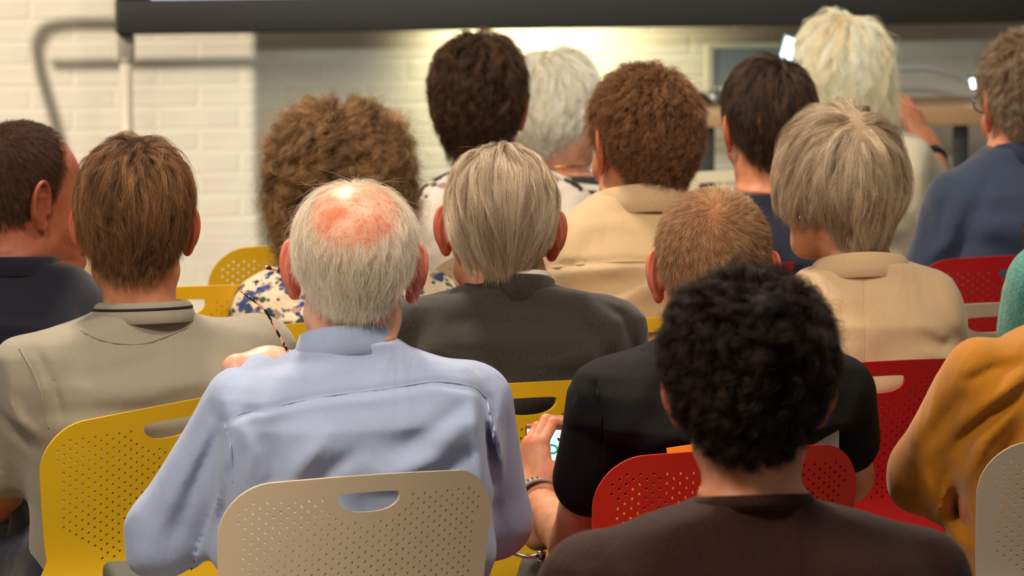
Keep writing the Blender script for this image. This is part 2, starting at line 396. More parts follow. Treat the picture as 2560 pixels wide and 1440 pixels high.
# ------------------------------------------------------------------ hair
HAIRLINE = [(0, -.076), (25, -.070), (45, -.050), (62, -.016), (80, .000), (95, -.010), (108, .015), (125, .062), (150, .085), (180, .088)]
def zmin_of(Q, line):
    az = np.degrees(np.abs(np.arctan2(Q[:, 0], -Q[:, 1]))); a = np.array(line); return np.interp(az, a[:, 0], a[:, 1])
def make_hair(V, hs, rng):
    """V: hair volume prims in head space. Returns root/point array (n, K, 3) in head space."""
    line = hs.get('line', HAIRLINE); n = hs['n']; K = hs.get('K', 9); ng = hs.get('guides', 700)
    bald = hs.get('bald')
    def roots(m):
        d = rng.normal(size=(m*3, 3)); d /= np.linalg.norm(d, axis=1)[:, None]
        o = np.array(hs.get('centre', (0, -.01, .01))); t = np.full(len(d), .25); 
        for _ in range(24):
            sd = pts_eval(V, o + d*t[:, None]); t -= np.clip(sd, -.05, .05)*.9
        Q = o + d*t[:, None]
        ok = (Q[:, 2] > zmin_of(Q, line) + hs.get('zoff', 0) + rng.normal(size=len(Q))*hs.get('edge', .004)) & (np.abs(pts_eval(V, Q)) < .004) 
        if hs.get('facecut', True): ok &= ~((Q[:, 1] > .035) & (Q[:, 2] < .055))
        if bald is not None:
            bd = np.linalg.norm((Q - np.array(bald[0]))/np.array(bald[1]), axis=1) + rng.normal(size=len(Q))*bald[2]
            ok &= (bd > 1) | (rng.random(len(Q)) < bald[3])
        return Q[ok][:m]
    c = np.array(hs.get('whorl', (0, -.06, .10))); fv = np.array(hs.get('dir', (0, -.3, -1.)))
    wr, wd, sw = hs.get('wr', 1.), hs.get('wd', .6), hs.get('swirl', .0)
    part = hs.get('part')
    def flow(Q, nrm):
        r = Q - c
        if part is not None:    # parted: away from the parting plane x = part
            r = np.stack([np.sign(Q[:, 0] - part)*(.03 + np.abs(Q[:, 0] - part)), np.full(len(Q), hs.get('partback', -.01)), np.zeros(len(Q))], 1)
        r = r/(np.linalg.norm(r, axis=1)[:, None] + .004)
        f = wr*r + wd*fv + sw*np.cross(nrm, r)
        if 'conv' in hs: f = f + np.stack([-hs['conv']*Q[:, 0]*smooth(.04, -.05, Q[:, 2]), 0*Q[:, 0], 0*Q[:, 0]], 1)
        f = f - nrm*np.sum(f*nrm, 1)[:, None]
        return f/(np.linalg.norm(f, axis=1)[:, None] + 1e-6)
    G = roots(ng); Lg = hs['len']*(1 + hs.get('lvar', .25)*rng.normal(size=len(G))).clip(.3, 1.8)
    if 'lenfn' in hs: Lg = Lg*hs['lenfn'](G)
    room = G[:, 2] - zmin_of(G, line) - hs.get('zoff', 0); Lg = np.minimum(Lg, np.maximum(room*1.15, 0) + hs.get('over', .010)*(.6 + .6*rng.random(len(G))))
    dep = hs.get('depth', .006); lift = hs.get('lift', .3); wild = hs.get('wild', .15)
    nr = pts_grad(V, G); p = G - nr*dep; d = flow(G, nr) + nr*lift*2; d /= np.linalg.norm(d, axis=1)[:, None]
    curve = [p.copy()]; bias = rng.normal(size=(len(G), 3))*wild
    top = rng.random(len(G))*dep - dep*.4
    grav = np.array([0, 0, -1.])*hs.get('grav', .1)
    for i in range(K - 1):
        nr = pts_grad(V, p); f = flow(p, nr)
        d = d*hs.get('stiff', .5) + f*(1 - hs.get('stiff', .5)) + bias*.5 + nr*lift*(1 - (i + 1)/K) + grav
        d /= np.linalg.norm(d, axis=1)[:, None]
        p = p + d*(Lg/(K - 1))[:, None]
        if hs.get('cling', True):
            sd = pts_eval(V, p); tgt = -dep + (dep + top + hs.get('out', 0))*min(1, (i + 1)/3)
            p = p + nr*((tgt - sd)*hs.get('hug', .7))[:, None]
        curve.append(p.copy())
    C = np.stack(curve, 1)                                             # guides
    if hs.get('curl'):
        amp, turns = hs['curl']; t = np.linspace(0, 1, K)[None, :]
        ph = rng.random((len(C), 1))*2*PI; tr = turns*(1 + .25*rng.normal(size=(len(C), 1)))
        T = np.gradient(C, axis=1); T /= np.linalg.norm(T, axis=2)[:, :, None] + 1e-9
        A = np.cross(T, rng.normal(size=(len(C), 1, 3))); A /= np.linalg.norm(A, axis=2)[:, :, None] + 1e-9; B = np.cross(T, A)
        am = amp*np.minimum(1, t*2.5)*(.6 + .8*rng.random((len(C), 1)))
        C = C + (np.cos(2*PI*tr*t + ph)*am)[:, :, None]*A + (np.sin(2*PI*tr*t + ph)*am)[:, :, None]*B
    Rt = roots(n); nn = pts_grad(V, Rt); Rt2 = Rt - nn*dep
    gi = np.zeros(len(Rt), int); g2 = C[:, 0]
    for a in range(0, len(Rt), 4000):
        q_ = Rt2[a:a+4000] + rng.normal(size=(len(Rt2[a:a+4000]), 3))*hs.get('mixup', .0012)
        dd = (g2*g2).sum(1)[None].astype(np.float32) - 2*(q_.astype(np.float32) @ g2.T.astype(np.float32))
        gi[a:a+4000] = dd.argmin(1)
    off = Rt2 - g2[gi]; t = np.linspace(0, 1, K)[None, :, None]; cl = hs.get('clump', .6)
    clr = cl*(.6 + .5*rng.random((len(Rt), 1, 1)))
    X = C[gi] + off[:, None, :]*(1 - clr.clip(0, .97)*t**.8)
    # shorten individually and add fine irregularity
    fr = (1 - .35*rng.random((len(Rt), 1, 1))); X = X[:, :1] + (X - X[:, :1])*fr
    lw = hs.get('loose', .0012); nz = rng.normal(size=(len(Rt), 1, 3))*t*lw*2 + np.cumsum(rng.normal(size=X.shape), 1)*lw*.25; X += nz*(t > 0)
    fly = rng.random(len(Rt)) < hs.get('fly', .01)
    if fly.any():
        X[fly] += (nn[fly][:, None, :]*t*hs.get('flyamp', .02)*rng.random((fly.sum(), 1, 1)) + rng.normal(size=(fly.sum(), 1, 3))*t**2*.008)
    return X, rng.random(len(C))[gi]
def link_hair(name, X, tone, mat, parent, r0=.00012, r1=.00005):
    n, K, _ = X.shape; hc = bpy.data.hair_curves.new(name); hc.add_curves([K]*n)
    hc.attributes['position'].data.foreach_set('vector', X.astype(np.float32).ravel())
    ra = hc.attributes.get('radius') or hc.attributes.new('radius', 'FLOAT', 'POINT')
    ra.data.foreach_set('value', np.tile(np.linspace(r0, r1, K), n).astype(np.float32))
    ta = hc.attributes.new('tone', 'FLOAT', 'CURVE'); ta.data.foreach_set('value', tone.astype(np.float32))
    hc.materials.append(mat); o = bpy.data.objects.new(name, hc); COL.objects.link(o); o.parent = parent
    return o

# ------------------------------------------------------------------ collars and bands round a neck or wrist
def band(c, rx, ry, prof, R=None, n=72, gap=0, zfun=None, yaw=0):
    """closed profile [(radial, height)] swept round an ellipse; th=0 is the back (-y); gap in degrees at the front"""
    V, F = [], []; k = len(prof); closed = gap <= 0
    m = n if closed else n + 1
    for i in range(m):
        th = 2*PI*i/n if closed else -PI + math.radians(gap)/2 + (2*PI - math.radians(gap))*i/n
        s_, c_ = math.sin(th), math.cos(th)
        for (r, h) in prof:
            dz = zfun(th, h) if zfun else 0
            V.append(((rx + r)*s_, -(ry + r)*c_, h + dz))
    for i in range(n):
        j = (i + 1) % m
        for q in range(k): F.append((i*k + q, i*k + (q+1) % k, j*k + (q+1) % k, j*k + q))
    if not closed: F.append(tuple(range(k))[::-1]); F.append(tuple(n*k + q for q in range(k)))
    V = np.array(V) @ Rz(yaw).T
    if R is not None: V = V @ R.T
    return V + np.array(c), F

# ------------------------------------------------------------------ a seated person
def polydist(Xg, Zg, pts):
    d = np.full(np.broadcast(Xg, Zg).shape, 1e9); tt = np.zeros_like(d); n = len(pts) - 1
    for i in range(n):
        a, b = pts[i], pts[i+1]; ab = b - a; t = np.clip(((Xg - a[0])*ab[0] + (Zg - a[1])*ab[1])/(ab @ ab + 1e-12), 0, 1)
        q = np.hypot(Xg - a[0] - t*ab[0], Zg - a[1] - t*ab[1]); m = q < d; d = np.where(m, q, d); tt = np.where(m, (i + t)/n, tt)
    return d, tt
SHOE = None
def person(label, Y, cx, rows, yaw, head, shirt, shirt_name, pants, skn, hair=None, arms=None, neck=.056, vox=.006, hvox=.0037, folds=(), depth=1.0,
           collar=None, extra_shirt=(), sleeve=None, lean=0., neckoff=(0, 0), shoes=None, hipback=-.03, armr=.052, crump=.0038, seams=()):
    yw = math.radians(yaw); s = scale_at(Y); c0 = P(cx, rows[0][0], Y)
    root = empty('person', (c0[0], Y, 0)); tag(root, label, 'person', None)
    base = np.array([c0[0], Y, 0])
    loc = lambda px, py, dy=0.: P(px, py, Y + dy) - base
    # torso sections, measured down from the neck
    R_ = []; ztop = loc(cx, rows[0][0])[2]
    for (py, hw) in rows:
        z = loc(cx, py)[2]; t = ztop - z
        dp = (.067 + .062*smooth(0, .13, t))*depth; yo = .018 - .018*smooth(0, .16, t) + lean*(1 - min(1, t/.4))
        R_.append((z, hw/s/math.cos(yw)/(1.0), yo, dp))
    zl = R_[-1][0]
    if zl > .62: R_.append((.60, min(R_[-1][1], .185), .005 - hipback*.5, .125*depth))
    R_.append((.485, .165, .0 - hipback, .125))
    rows_body = [(z, max(w - .010, .03), y, max(d - .010, .03)) for z, w, y, d in R_]
    sk_rows = [(ztop - .005, .05, .02 + lean, .045)] + rows_body
    shf = loft(R_, (0, 0), yw); bdf = loft(sk_rows, (0, 0), yw, 2.3)
    # head
    hs = head.get('s', 1.0); HP = loc(head['px'], head['py'], head.get('dy', .045))
    HR = Rz(math.radians(head.get('yaw', 0))) @ Rx(math.radians(-head.get('pitch', 0))) @ Ry(math.radians(head.get('roll', 0)))
    hp = xf(HEAD, HR, HP, hs)
    # neck
    nb = np.array([neckoff[0], .020 + lean + neckoff[1], ztop - .01]); nt_ = HP + HR @ np.array([0, -.030, -.045])*hs
    body = hp + [rc(nb, nt_, neck*.99, neck*.98, .035), el(nb + np.array([0, 0, -.045]), (.085, .045, .03), Rz(yw), .03)]
    # arms
    ca, sa = math.cos(yw), math.sin(yw)
    def side_arm(sg):
        w = max(r[1] for r in R_ if r[0] > ztop - .3); zs = ztop - .105
        sh = np.array([sg*(w - .045)*ca, sg*(w - .045)*sa + .01 + lean, zs]); e = sh + np.array([sg*.02*ca - .10*sa*0, .07, -.27]); wr = e + np.array([-sg*.12, .24, -.02])
        return [sh, e, wr]
    A = {}
    for k_, sg in (('l', -1), ('r', 1)):
        a = (arms or {}).get(k_)
        if a is None: A[k_] = side_arm(sg)
        else: A[k_] = [loc(*q) for q in a]
    for k_ in 'lr':
        sh, e, w = A[k_]; body += [rc(sh, e, armr - .010, armr - .016, .02), rc(e, w, armr - .015, .027, .015)]
    handf = {}
    for k_, sg in (('l', -1), ('r', 1)):
        sh, e, w = A[k_]; hd = (arms or {}).get('hand_' + k_)
        if hd is None: fwd = (w - e)/np.linalg.norm(w - e); fwd = fwd + np.array([0, 0, -.1]); hd = dict(fwd=fwd, palm=(0, 0, -1), curl=.5)
        Rh = frame(hd['fwd'], hd['palm']); hpz = xf(hand_prims(-sg if not hd.get('flip') else sg, hd.get('curl', .5), hd.get('spread', .06)), Rh, w, hd.get('s', 1.0))
        handf[k_] = (hpz, hd)
    # --- body mesh: fine head, plainer trunk and arms, fine hands, one mesh
    parts = []
    lo = HP - np.array([.125, .135, .15])*hs; hi = HP + np.array([.125, .135, .135])*hs
    zc = ztop - .05; lo[2] = zc; lo[:2] = np.minimum(lo[:2], nb[:2] - .13); hi[:2] = np.maximum(hi[:2], nb[:2] + .13)
    D, l0, _ = grid_eval([b for b in body], lo, hi, hvox, bdf); v, f = nets(D, l0, hvox); nh = len(v); parts.append((v, f))
    allp = [q for k_ in 'lr' for q in A[k_]] + [np.array([-.26, -.2, .49]), np.array([.26, .2, .49])]
    lo2 = np.min(allp, 0) - .07; hi2 = np.max(allp, 0) + .07; lo2[2] = min(lo2[2], .42); hi2[2] = zc + .02
    D, l0, _ = grid_eval([b for b in body if b[0] == 'rc' or b is body[-1]], lo2, hi2, .011, bdf); v, f = nets(D, l0, .011); parts.append((v, f))
    for k_ in 'lr':
        hz, hd = handf[k_]; bl = [bound(q, .01) for q in hz]; hv = hd.get('vox', .004)
        e, w = A[k_][1:]; D, l0, _ = grid_eval([rc(w + (e - w)*.5, w, .0285, .0262, .01)] + hz, np.min([b[0] for b in bl], 0), np.max([b[1] for b in bl], 0), hv)
        v, f = nets(D, l0, hv); parts.append((v, f))
    ears = []
    for sg in (-1, 1):
        es = head.get('ear', 1.0); v = EARV.copy()
        v = v @ Rz(math.radians(head.get('flare', 24))).T      # the back edge stands off the skull
        v = v @ Rx(math.radians(-8)).T
        v = v*es + np.array([.0710 + head.get('earx', 0), .006, -.004]); ff = EARF
        if sg < 0: v = v*np.array([-1, 1, 1]); ff = EARF[:, ::-1]
        ears.append(((v*hs) @ HR.T + HP, ff))
    nskin = sum(len(p[0]) for p in parts); parts += ears
    V, F, o = [], [], 0
    for v, f in parts: V.append(v); F.append(f + o); o += len(v)
    V = np.vstack(V); F = np.vstack(F)
    body_o = mesh_obj('body', V, F, skn, root)
    at = body_o.data.attributes.new('blush', 'FLOAT', 'POINT'); bl = np.zeros(len(V), np.float32); bl[nskin:] = head.get('blush', .75)*.85
    at.data.foreach_set('value', bl)
    cr = body_o.data.attributes.new('crown', 'FLOAT', 'POINT'); cr.data.foreach_set('value', smooth(HP[2] + .03, HP[2] + .06, V[:, 2]).astype(np.float32))
    # eyes
    for sg in (-1, 1):
        v, f = EYEV*(.0125*hs), EYEF
        mesh_obj('eye', v @ HR.T + (HR @ (np.array([sg*.031, .0775, .004])*hs)) + HP, f, [MAT['eye_white'], MAT['iris']], root)
        for pl in root.children[-1].data.polygons:
            if pl.center is not None: pass
    # --- shirt
    ar = armr
    sp = list(extra_shirt(loc) if callable(extra_shirt) else extra_shirt) + [el(nb + np.array([0, -.004, -.050]), (.095, .060, .036), Rz(yw), .03)]
    long_ = sleeve is None
    for k_ in 'lr':
        sh, e, w = A[k_]; rr = armr if k_ not in (arms or {}).get('thin', ()) else armr*.9
        if long_: sp += [rc(sh, e, rr + .004, rr - .002, .035), rc(e, e + (w - e)*.93, rr - .004, .036, .02)]
        else: sp += [rc(sh, sh + (e - sh)*sleeve, rr + .006, rr + .004, .035)]
    allp = [q for k_ in 'lr' for q in (A[k_] if long_ else [A[k_][0], A[k_][0] + (A[k_][1] - A[k_][0])*sleeve])] + [np.array([-.25, -.2, .45]), np.array([.25, .2, .45])]
    wm = max(r[1] for r in R_); allp += [np.array([-wm, -.18, .5]), np.array([wm, .18, ztop])]
    lo = np.min(allp, 0) - .075; hi = np.max(allp, 0) + .075; lo[2] = max(lo[2], .40); hi[2] = ztop + .03
    fl = [([loc(*q)[[0, 2]] for q in pts], amp, wid) for pts, amp, wid in folds]
    D, l0, ax = grid_eval(sp, lo, hi, vox, shf)
    if True:
        Xg, Zg = ax[0][:, None], ax[2][None, :]; disp = np.zeros((len(ax[0]), len(ax[2]))); q_ = np.random.default_rng(hash_of(label)).random(12)*6.28
        for sg in (-1, 1):     # cloth drawn from each armpit across the back, and slack above the waist
            ox = sg*(wm - .03)*ca; oz = ztop - .17; dx = (Xg - ox)*-sg; dz = Zg - oz; rr_ = np.hypot(dx, dz); th = np.arctan2(dz, dx + .02)
            env = smooth(.02, .09, rr_)*smooth(.30, .12, rr_)*(np.abs(th) < 1.9)
            disp += crump*env*np.sin(9*th + q_[sg] + 1.3*np.sin(rr_*24 + q_[3 + sg]))*(.6 + .4*np.sin(4*th + q_[6 + sg]))
        lo_ = smooth(.16, .30, ztop - Zg)
        disp += crump*.9*lo_*np.sin(62*(Zg + .25*np.abs(Xg) + .012*np.sin(Xg*17 + q_[9])) + q_[10])*(.5 + .5*np.sin(Xg*14 + q_[11]))
        for pts, amp, wid in fl:
            dd, tt = polydist(Xg, Zg, pts); disp += 1.5*amp*np.exp(-(dd/wid)**2)*np.sin(PI*np.clip(tt*.9 + .05, 0, 1))**.6
        back = smooth(.10, .0, ax[1])[None, :, None]
        D = D - disp[:, None, :]*back
    # hollow neck opening and open cuffs: take out the body
    v, f = nets(D, l0, vox)
    # relax a little to take off the voxel grain
    v = relax(v, f, 2)
    so = mesh_obj(shirt_name, v, f, shirt, root)
    for pts in seams:      # raised seams lying on the cloth
        sp_ = spline([loc(*q) for q in pts], 60); out_ = []
        for q in sp_:
            i_ = min(max(int(round((q[0] - l0[0])/vox)), 0), D.shape[0] - 1); k_ = min(max(int(round((q[2] - l0[2])/vox)), 0), D.shape[2] - 1)
            col_ = D[i_, :, k_]; n_ = np.argmax(col_ < 0)
            if n_ > 0: y_ = l0[1] + vox*(n_ - 1 + col_[n_-1]/(col_[n_-1] - col_[n_])); out_.append((q[0], y_, q[2]))
        if len(out_) > 6:
            out_ = np.array(out_); out_[1:-1, 1] = (out_[:-2, 1] + out_[1:-1, 1] + out_[2:, 1])/3; out_[1:-1, 1] = (out_[:-2, 1] + out_[1:-1, 1] + out_[2:, 1])/3
            mesh_obj('seam', *tube(out_ + [0, -.0006, 0], .0015, 6), shirt, so)
    # --- trousers and shoes
    hip = np.array([0, 0, .545]); cy, sy = math.cos(yw), math.sin(yw)
    fw = np.array([-sy, cy, 0]); rt = np.array([cy, sy, 0]); tp = [el(hip + np.array([0, -.0 - hipback, .01]), (.185, .135, .11), Rz(yw), .04)]
    for sg in (-1, 1):
        h0 = hip + rt*sg*.085 + fw*(.02 - hipback) + [0, 0, .02]; kn = hip + rt*sg*.14 + fw*.43 + [0, 0, .0]; an = hip + rt*sg*.13 + fw*.40; an[2] = .09
        tp += [rc(h0, kn, .088, .064, .04), rc(kn, an, .062, .052, .03)]
        fo = an + fw*.02; shp = [rc(np.array([an[0], an[1], .075]), np.array([*(an + fw*-.02)[:2], .045]), .038, .040, .02), rc(np.array([*(an - fw*.03)[:2], .042]), np.array([*(an + fw*.15)[:2], .034]), .038, .030, .03)]
        bl = [bound(q, .02) for q in shp]; D, l0, _ = grid_eval(shp, np.min([b[0] for b in bl], 0), np.max([b[1] for b in bl], 0), .009)
        D = np.maximum(D, (.002 - (l0[2] + .009*np.arange(D.shape[2])))[None, None, :])
        mesh_obj('shoe', *nets(D, l0, .009), shoes or MAT['shoe'], root)
    bl = [bound(q, .03) for q in tp]; D, l0, _ = grid_eval(tp, np.min([b[0] for b in bl], 0), np.max([b[1] for b in bl], 0), .013)
    mesh_obj('trousers', *nets(D, l0, .013), pants, root)
    # --- hair
    if hair:
        rng = np.random.default_rng(hash_of(label)); HV = hair["vol"]
        line = hair.get('line', HAIRLINE)
        ps = [(q[0],) + q[1:] for q in HV]; inset = hair.get('inset', .005)
        blo = np.min([bound(q, .02)[0] for q in ps], 0); bhi = np.max([bound(q, .02)[1] for q in ps], 0); hv = .004
        D, l0, ax = grid_eval(ps, blo, bhi, hv); v, f = nets(D + inset, l0, hv)
        cen = v[f].mean(1); keep = cen[:, 2] > zmin_of(cen, line) + hair.get('zoff', 0) + .006
        if hair.get('facecut', True): keep &= ~((cen[:, 1] > .035) & (cen[:, 2] < .055))
        if hair.get('bald') is not None:
            b_ = hair['bald']; keep &= np.linalg.norm((cen - np.array(b_[0]))/np.array(b_[1]), axis=1) > 1.12
        f = f[keep]; us = np.unique(f); mp = -np.ones(len(v), int); mp[us] = np.arange(len(us))
        v = v[us]; f = mp[f]
        cap = mesh_obj('hair', (v*hs) @ HR.T + HP, f, hair['capmat'], root)
        X, tone = make_hair(ps, hair, rng); n_, K_, _ = X.shape
        X = ((X.reshape(-1, 3)*hs) @ HR.T + HP).reshape(n_, K_, 3)
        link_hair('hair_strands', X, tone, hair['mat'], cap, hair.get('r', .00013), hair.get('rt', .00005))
    info = dict(root=root, loc=loc, HP=HP, HR=HR, hs=hs, nb=nb, ztop=ztop, A=A, base=base, yw=yw, Y=Y)
    return info
def hash_of(s): 
    h = 7
    for ch in s: h = (h*131 + ord(ch)) % 1000003
    return h
# ------------------------------------------------------------------ eyes
def eye_mesh():
    V, F = [], []; n, m = 14, 9
    for i in range(1, m):
        a = PI*i/m
        for k in range(n): V.append((math.sin(a)*math.cos(2*PI*k/n), math.cos(a), math.sin(a)*math.sin(2*PI*k/n)))
    V.append((0, 1, 0)); V.append((0, -1, 0)); t = len(V)
    for i in range(m - 2):
        for k in range(n): F.append((i*n + k, i*n + (k+1) % n, (i+1)*n + (k+1) % n, (i+1)*n + k))
    for k in range(n): F.append((t-2, (k+1) % n, k)); F.append((t-1, (m-2)*n + k, (m-2)*n + (k+1) % n))
    return np.array(V), F
EYEV, EYEF = eye_mesh()
MAT = {}
MAT['eye_white'] = plain('eye_white', srgb(225, 215, 205), .2); MAT['iris'] = plain('iris', srgb(70, 60, 50), .15)
MAT['shoe'] = plain('dark_leather', srgb(40, 34, 30), .4, bump=.2)
MAT['denim'] = cloth('dark_denim', srgb(30, 36, 58), weave=1200, wstr=.5)
MAT['trouser_grey'] = cloth('grey_wool', srgb(85, 80, 76)); MAT['trouser_black'] = cloth('black_twill', srgb(26, 25, 26)); MAT['trouser_beige'] = cloth('beige_chino', srgb(160, 140, 110))
def blossoms(name, ground, layers, scale, rough=.85):
    """printed blouse: voronoi blossoms of several colours on a pale ground"""
    m, nt, b = nodes(name); b.inputs['Roughness'].default_value = rough; b.inputs['Specular IOR Level'].default_value = .2
    tc = N(nt, 'ShaderNodeTexCoord'); out = None
    base = N(nt, 'ShaderNodeRGB'); base.outputs[0].default_value = ground; out = base.outputs[0]
    for j, (c, sc, size, petals, off) in enumerate(layers):
        mp = N(nt, 'ShaderNodeMapping'); mp.inputs['Location'].default_value = (off, off*1.7, off*.6); mp.inputs['Scale'].default_value = (sc*scale,)*3; L(nt, tc.outputs['Object'], mp.inputs[0])
        wn = N(nt, 'ShaderNodeTexNoise', i_Scale=2.2, i_Detail=2.0); L(nt, mp.outputs[0], wn.inputs['Vector'])
        v = N(nt, 'ShaderNodeTexVoronoi'); v.inputs['Scale'].default_value = 1; v.inputs['Randomness'].default_value = .9; v.voronoi_dimensions = '3D'; L(nt, mp.outputs[0], v.inputs['Vector'])
        # petal outline: the cell distance modulated by a finer voronoi
        v2 = N(nt, 'ShaderNodeTexVoronoi'); v2.inputs['Scale'].default_value = petals; L(nt, mp.outputs[0], v2.inputs['Vector'])
        a = N(nt, 'ShaderNodeMath', operation='MULTIPLY_ADD'); L(nt, v2.outputs['Distance'], a.inputs[0]); a.inputs[1].default_value = .55; L(nt, v.outputs['Distance'], a.inputs[2])
        # only some cells carry a blossom
        g = N(nt, 'ShaderNodeSeparateColor'); L(nt, v.outputs['Color'], g.inputs[0])
        gg = N(nt, 'ShaderNodeMath', operation='GREATER_THAN'); gg.inputs[1].default_value = .24; L(nt, g.outputs[0], gg.inputs[0])
        r = ramp(nt, a.outputs[0], [(size, (1, 1, 1)), (size + .04, (0, 0, 0))])
        mu = N(nt, 'ShaderNodeMath', operation='MULTIPLY'); L(nt, r.outputs[0], mu.inputs[0]); L(nt, gg.outputs[0], mu.inputs[1])
        vr = ramp(nt, wn.outputs[0], [(.4, tuple(q*.6 for q in c[:3])), (.65, c)])
        mx = N(nt, 'ShaderNodeMix', data_type='RGBA'); L(nt, mu.outputs[0], mx.inputs['Factor']); L(nt, out, mx.inputs[6]); L(nt, vr.outputs[0], mx.inputs[7]); out = mx.outputs[2]
    L(nt, out, b.inputs['Base Color'])
    n = N(nt, 'ShaderNodeTexNoise', i_Scale=9.0, i_Detail=3.0, i_Distortion=.8); L(nt, tc.outputs['Object'], n.inputs['Vector'])
    bp = N(nt, 'ShaderNodeBump', i_Strength=.5, i_Distance=.025); L(nt, n.outputs[0], bp.inputs['Height']); L(nt, bp.outputs[0], b.inputs['Normal'])
    return m
def stripes(name, c1, c2, pitch, frac):
    m, nt, b = nodes(name); b.inputs['Roughness'].default_value = .9
    tc = N(nt, 'ShaderNodeTexCoord'); sp = N(nt, 'ShaderNodeSeparateXYZ'); L(nt, tc.outputs['Object'], sp.inputs[0])
    a = N(nt, 'ShaderNodeMath', operation='MULTIPLY_ADD'); L(nt, sp.outputs[0], a.inputs[0]); a.inputs[1].default_value = .12; L(nt, sp.outputs[2], a.inputs[2])
    d = N(nt, 'ShaderNodeMath', operation='DIVIDE'); L(nt, a.outputs[0], d.inputs[0]); d.inputs[1].default_value = pitch
    f = N(nt, 'ShaderNodeMath', operation='FRACT'); L(nt, d.outputs[0], f.inputs[0])
    r = ramp(nt, f.outputs[0], [(0, c1), (frac, c2)], 'CONSTANT'); L(nt, r.outputs[0], b.inputs['Base Color'])
    return m
def suit(name, c1, c2):
    m = cloth(name, c1, weave=900, wstr=.15, fold=.45, col2=c2)
    nt = m.node_tree; b = nt.nodes['Principled BSDF']; tc = N(nt, 'ShaderNodeTexCoord')
    mp = N(nt, 'ShaderNodeMapping'); mp.inputs['Scale'].default_value = (900, 900, 25); L(nt, tc.outputs['Object'], mp.inputs[0])
    n = N(nt, 'ShaderNodeTexNoise', i_Scale=1.0, i_Detail=2.0); L(nt, mp.outputs[0], n.inputs['Vector'])
    r = ramp(nt, n.outputs[0], [(.35, c2), (.65, c1)]); L(nt, r.outputs[0], b.inputs['Base Color'])
    return m

# ------------------------------------------------------------------ the room
WY = math.radians(12); WD = np.array([math.cos(WY), math.sin(WY), 0]); WN = np.array([math.sin(WY), -math.cos(WY), 0])
def wall_pt(px, py, off=0., Z0=16.5):
    """point on the back wall plane (or off metres in front of it) seen at px, py"""
    A = np.array([(290 - 1280)/FPX*Z0, Z0, 0.]) + WN*off
    u, v = (px - 1280)/FPX, (720 - py)/FPX; d = np.array([u, CP + v*SP, -SP + v*CP]); o = np.array([0, 0, CAMH])
    t = ((A - o) @ WN)/(d @ WN); return o + d*t
RW = np.stack([WD, -WN, [0, 0, 1.]], 1)
A0 = wall_pt(290, 90); A0[2] = 0
brickm, nt, b = nodes('whitewashed_brick'); b.inputs['Roughness'].default_value = .75
tc = N(nt, 'ShaderNodeTexCoord'); n1 = N(nt, 'ShaderNodeTexNoise', i_Scale=7.0, i_Detail=6.0); L(nt, tc.outputs['Object'], n1.inputs['Vector'])
oi = N(nt, 'ShaderNodeObjectInfo'); r = ramp(nt, n1.outputs[0], [(.3, srgb(214, 207, 192)), (.7, srgb(226, 220, 206))])
hs_ = N(nt, 'ShaderNodeHueSaturation'); mr = N(nt, 'ShaderNodeMapRange'); mr.inputs['To Min'].default_value = .96; mr.inputs['To Max'].default_value = 1.0
L(nt, oi.outputs['Random'], mr.inputs[0]); L(nt, mr.outputs[0], hs_.inputs['Value']); L(nt, r.outputs[0], hs_.inputs['Color'])
n3 = N(nt, 'ShaderNodeTexNoise', i_Scale=3.5, i_Detail=4.0); geo = N(nt, 'ShaderNodeNewGeometry'); L(nt, geo.outputs['Position'], n3.inputs['Vector'])
r3 = ramp(nt, n3.outputs[0], [(.70, (0, 0, 0)), (.78, (1, 1, 1))]); mx = N(nt, 'ShaderNodeMix', data_type='RGBA'); L(nt, r3.outputs[0], mx.inputs['Factor']); L(nt, hs_.outputs[0], mx.inputs[6]); mx.inputs[7].default_value = srgb(205, 178, 150)
L(nt, mx.outputs[2], b.inputs['Base Color'])
bp = N(nt, 'ShaderNodeBump', i_Strength=.35, i_Distance=.004); n2 = N(nt, 'ShaderNodeTexNoise', i_Scale=60.0, i_Detail=5.0); L(nt, tc.outputs['Object'], n2.inputs['Vector']); L(nt, n2.outputs[0], bp.inputs['Height']); L(nt, bp.outputs[0], b.inputs['Normal'])
mortar = plain('white_mortar', srgb(222, 216, 202), .9, bump=.5, bscale=90)
floorm = plain('grey_floor', srgb(92, 86, 78), .5, bump=.15, var=.12)
fl_ = mesh_obj('floor', *box((0, 10, -.05), (14, 24, .1)), floorm, sm=False); fl_['kind'] = 'structure'
wall = mesh_obj('wall_back', *box(A0 + WD*1.2 - WN*.12 + [0, 0, 1.75], (9, .2, 3.5), RW), mortar, sm=False); wall['kind'] = 'structure'
BL, BH, BJ = .212, .050, .008
bme = None; cnt = 0; rest = []
nrow = int(3.4/(BH + BJ))
for j in range(nrow):
    z = .004 + (j + .5)*(BH + BJ)
    for i in range(-14, 27):
        u = (i + (.5 if j % 2 else 0))*(BL + BJ)
        c = A0 + WD*u - WN*.0305; 
        vis = .42 < z < 1.42 and -.35 < u < 2.75
        dz = random.uniform(-.0012, .0012); du = random.uniform(-.002, .002); pr = random.uniform(-.0003, .0005)
        if vis and cnt < 300:
            if bme is None:
                o = mesh_obj('brick', *rbox((0, 0, 0), (BL, .024, BH), .003, RW, 1), brickm, wall, sm=False); bme = o.data
            else:
                o = bpy.data.objects.new('brick', bme); COL.objects.link(o); o.parent = wall
            o.location = c + WD*du + WN*pr + [0, 0, z + dz]; cnt += 1
        else: rest.append(box(c + WD*du + WN*pr + [0, 0, z + dz], (BL, .022, BH), RW))
o = mesh_obj('brickwork', *join(*rest), brickm, wall, sm=False); o['kind'] = 'stuff'

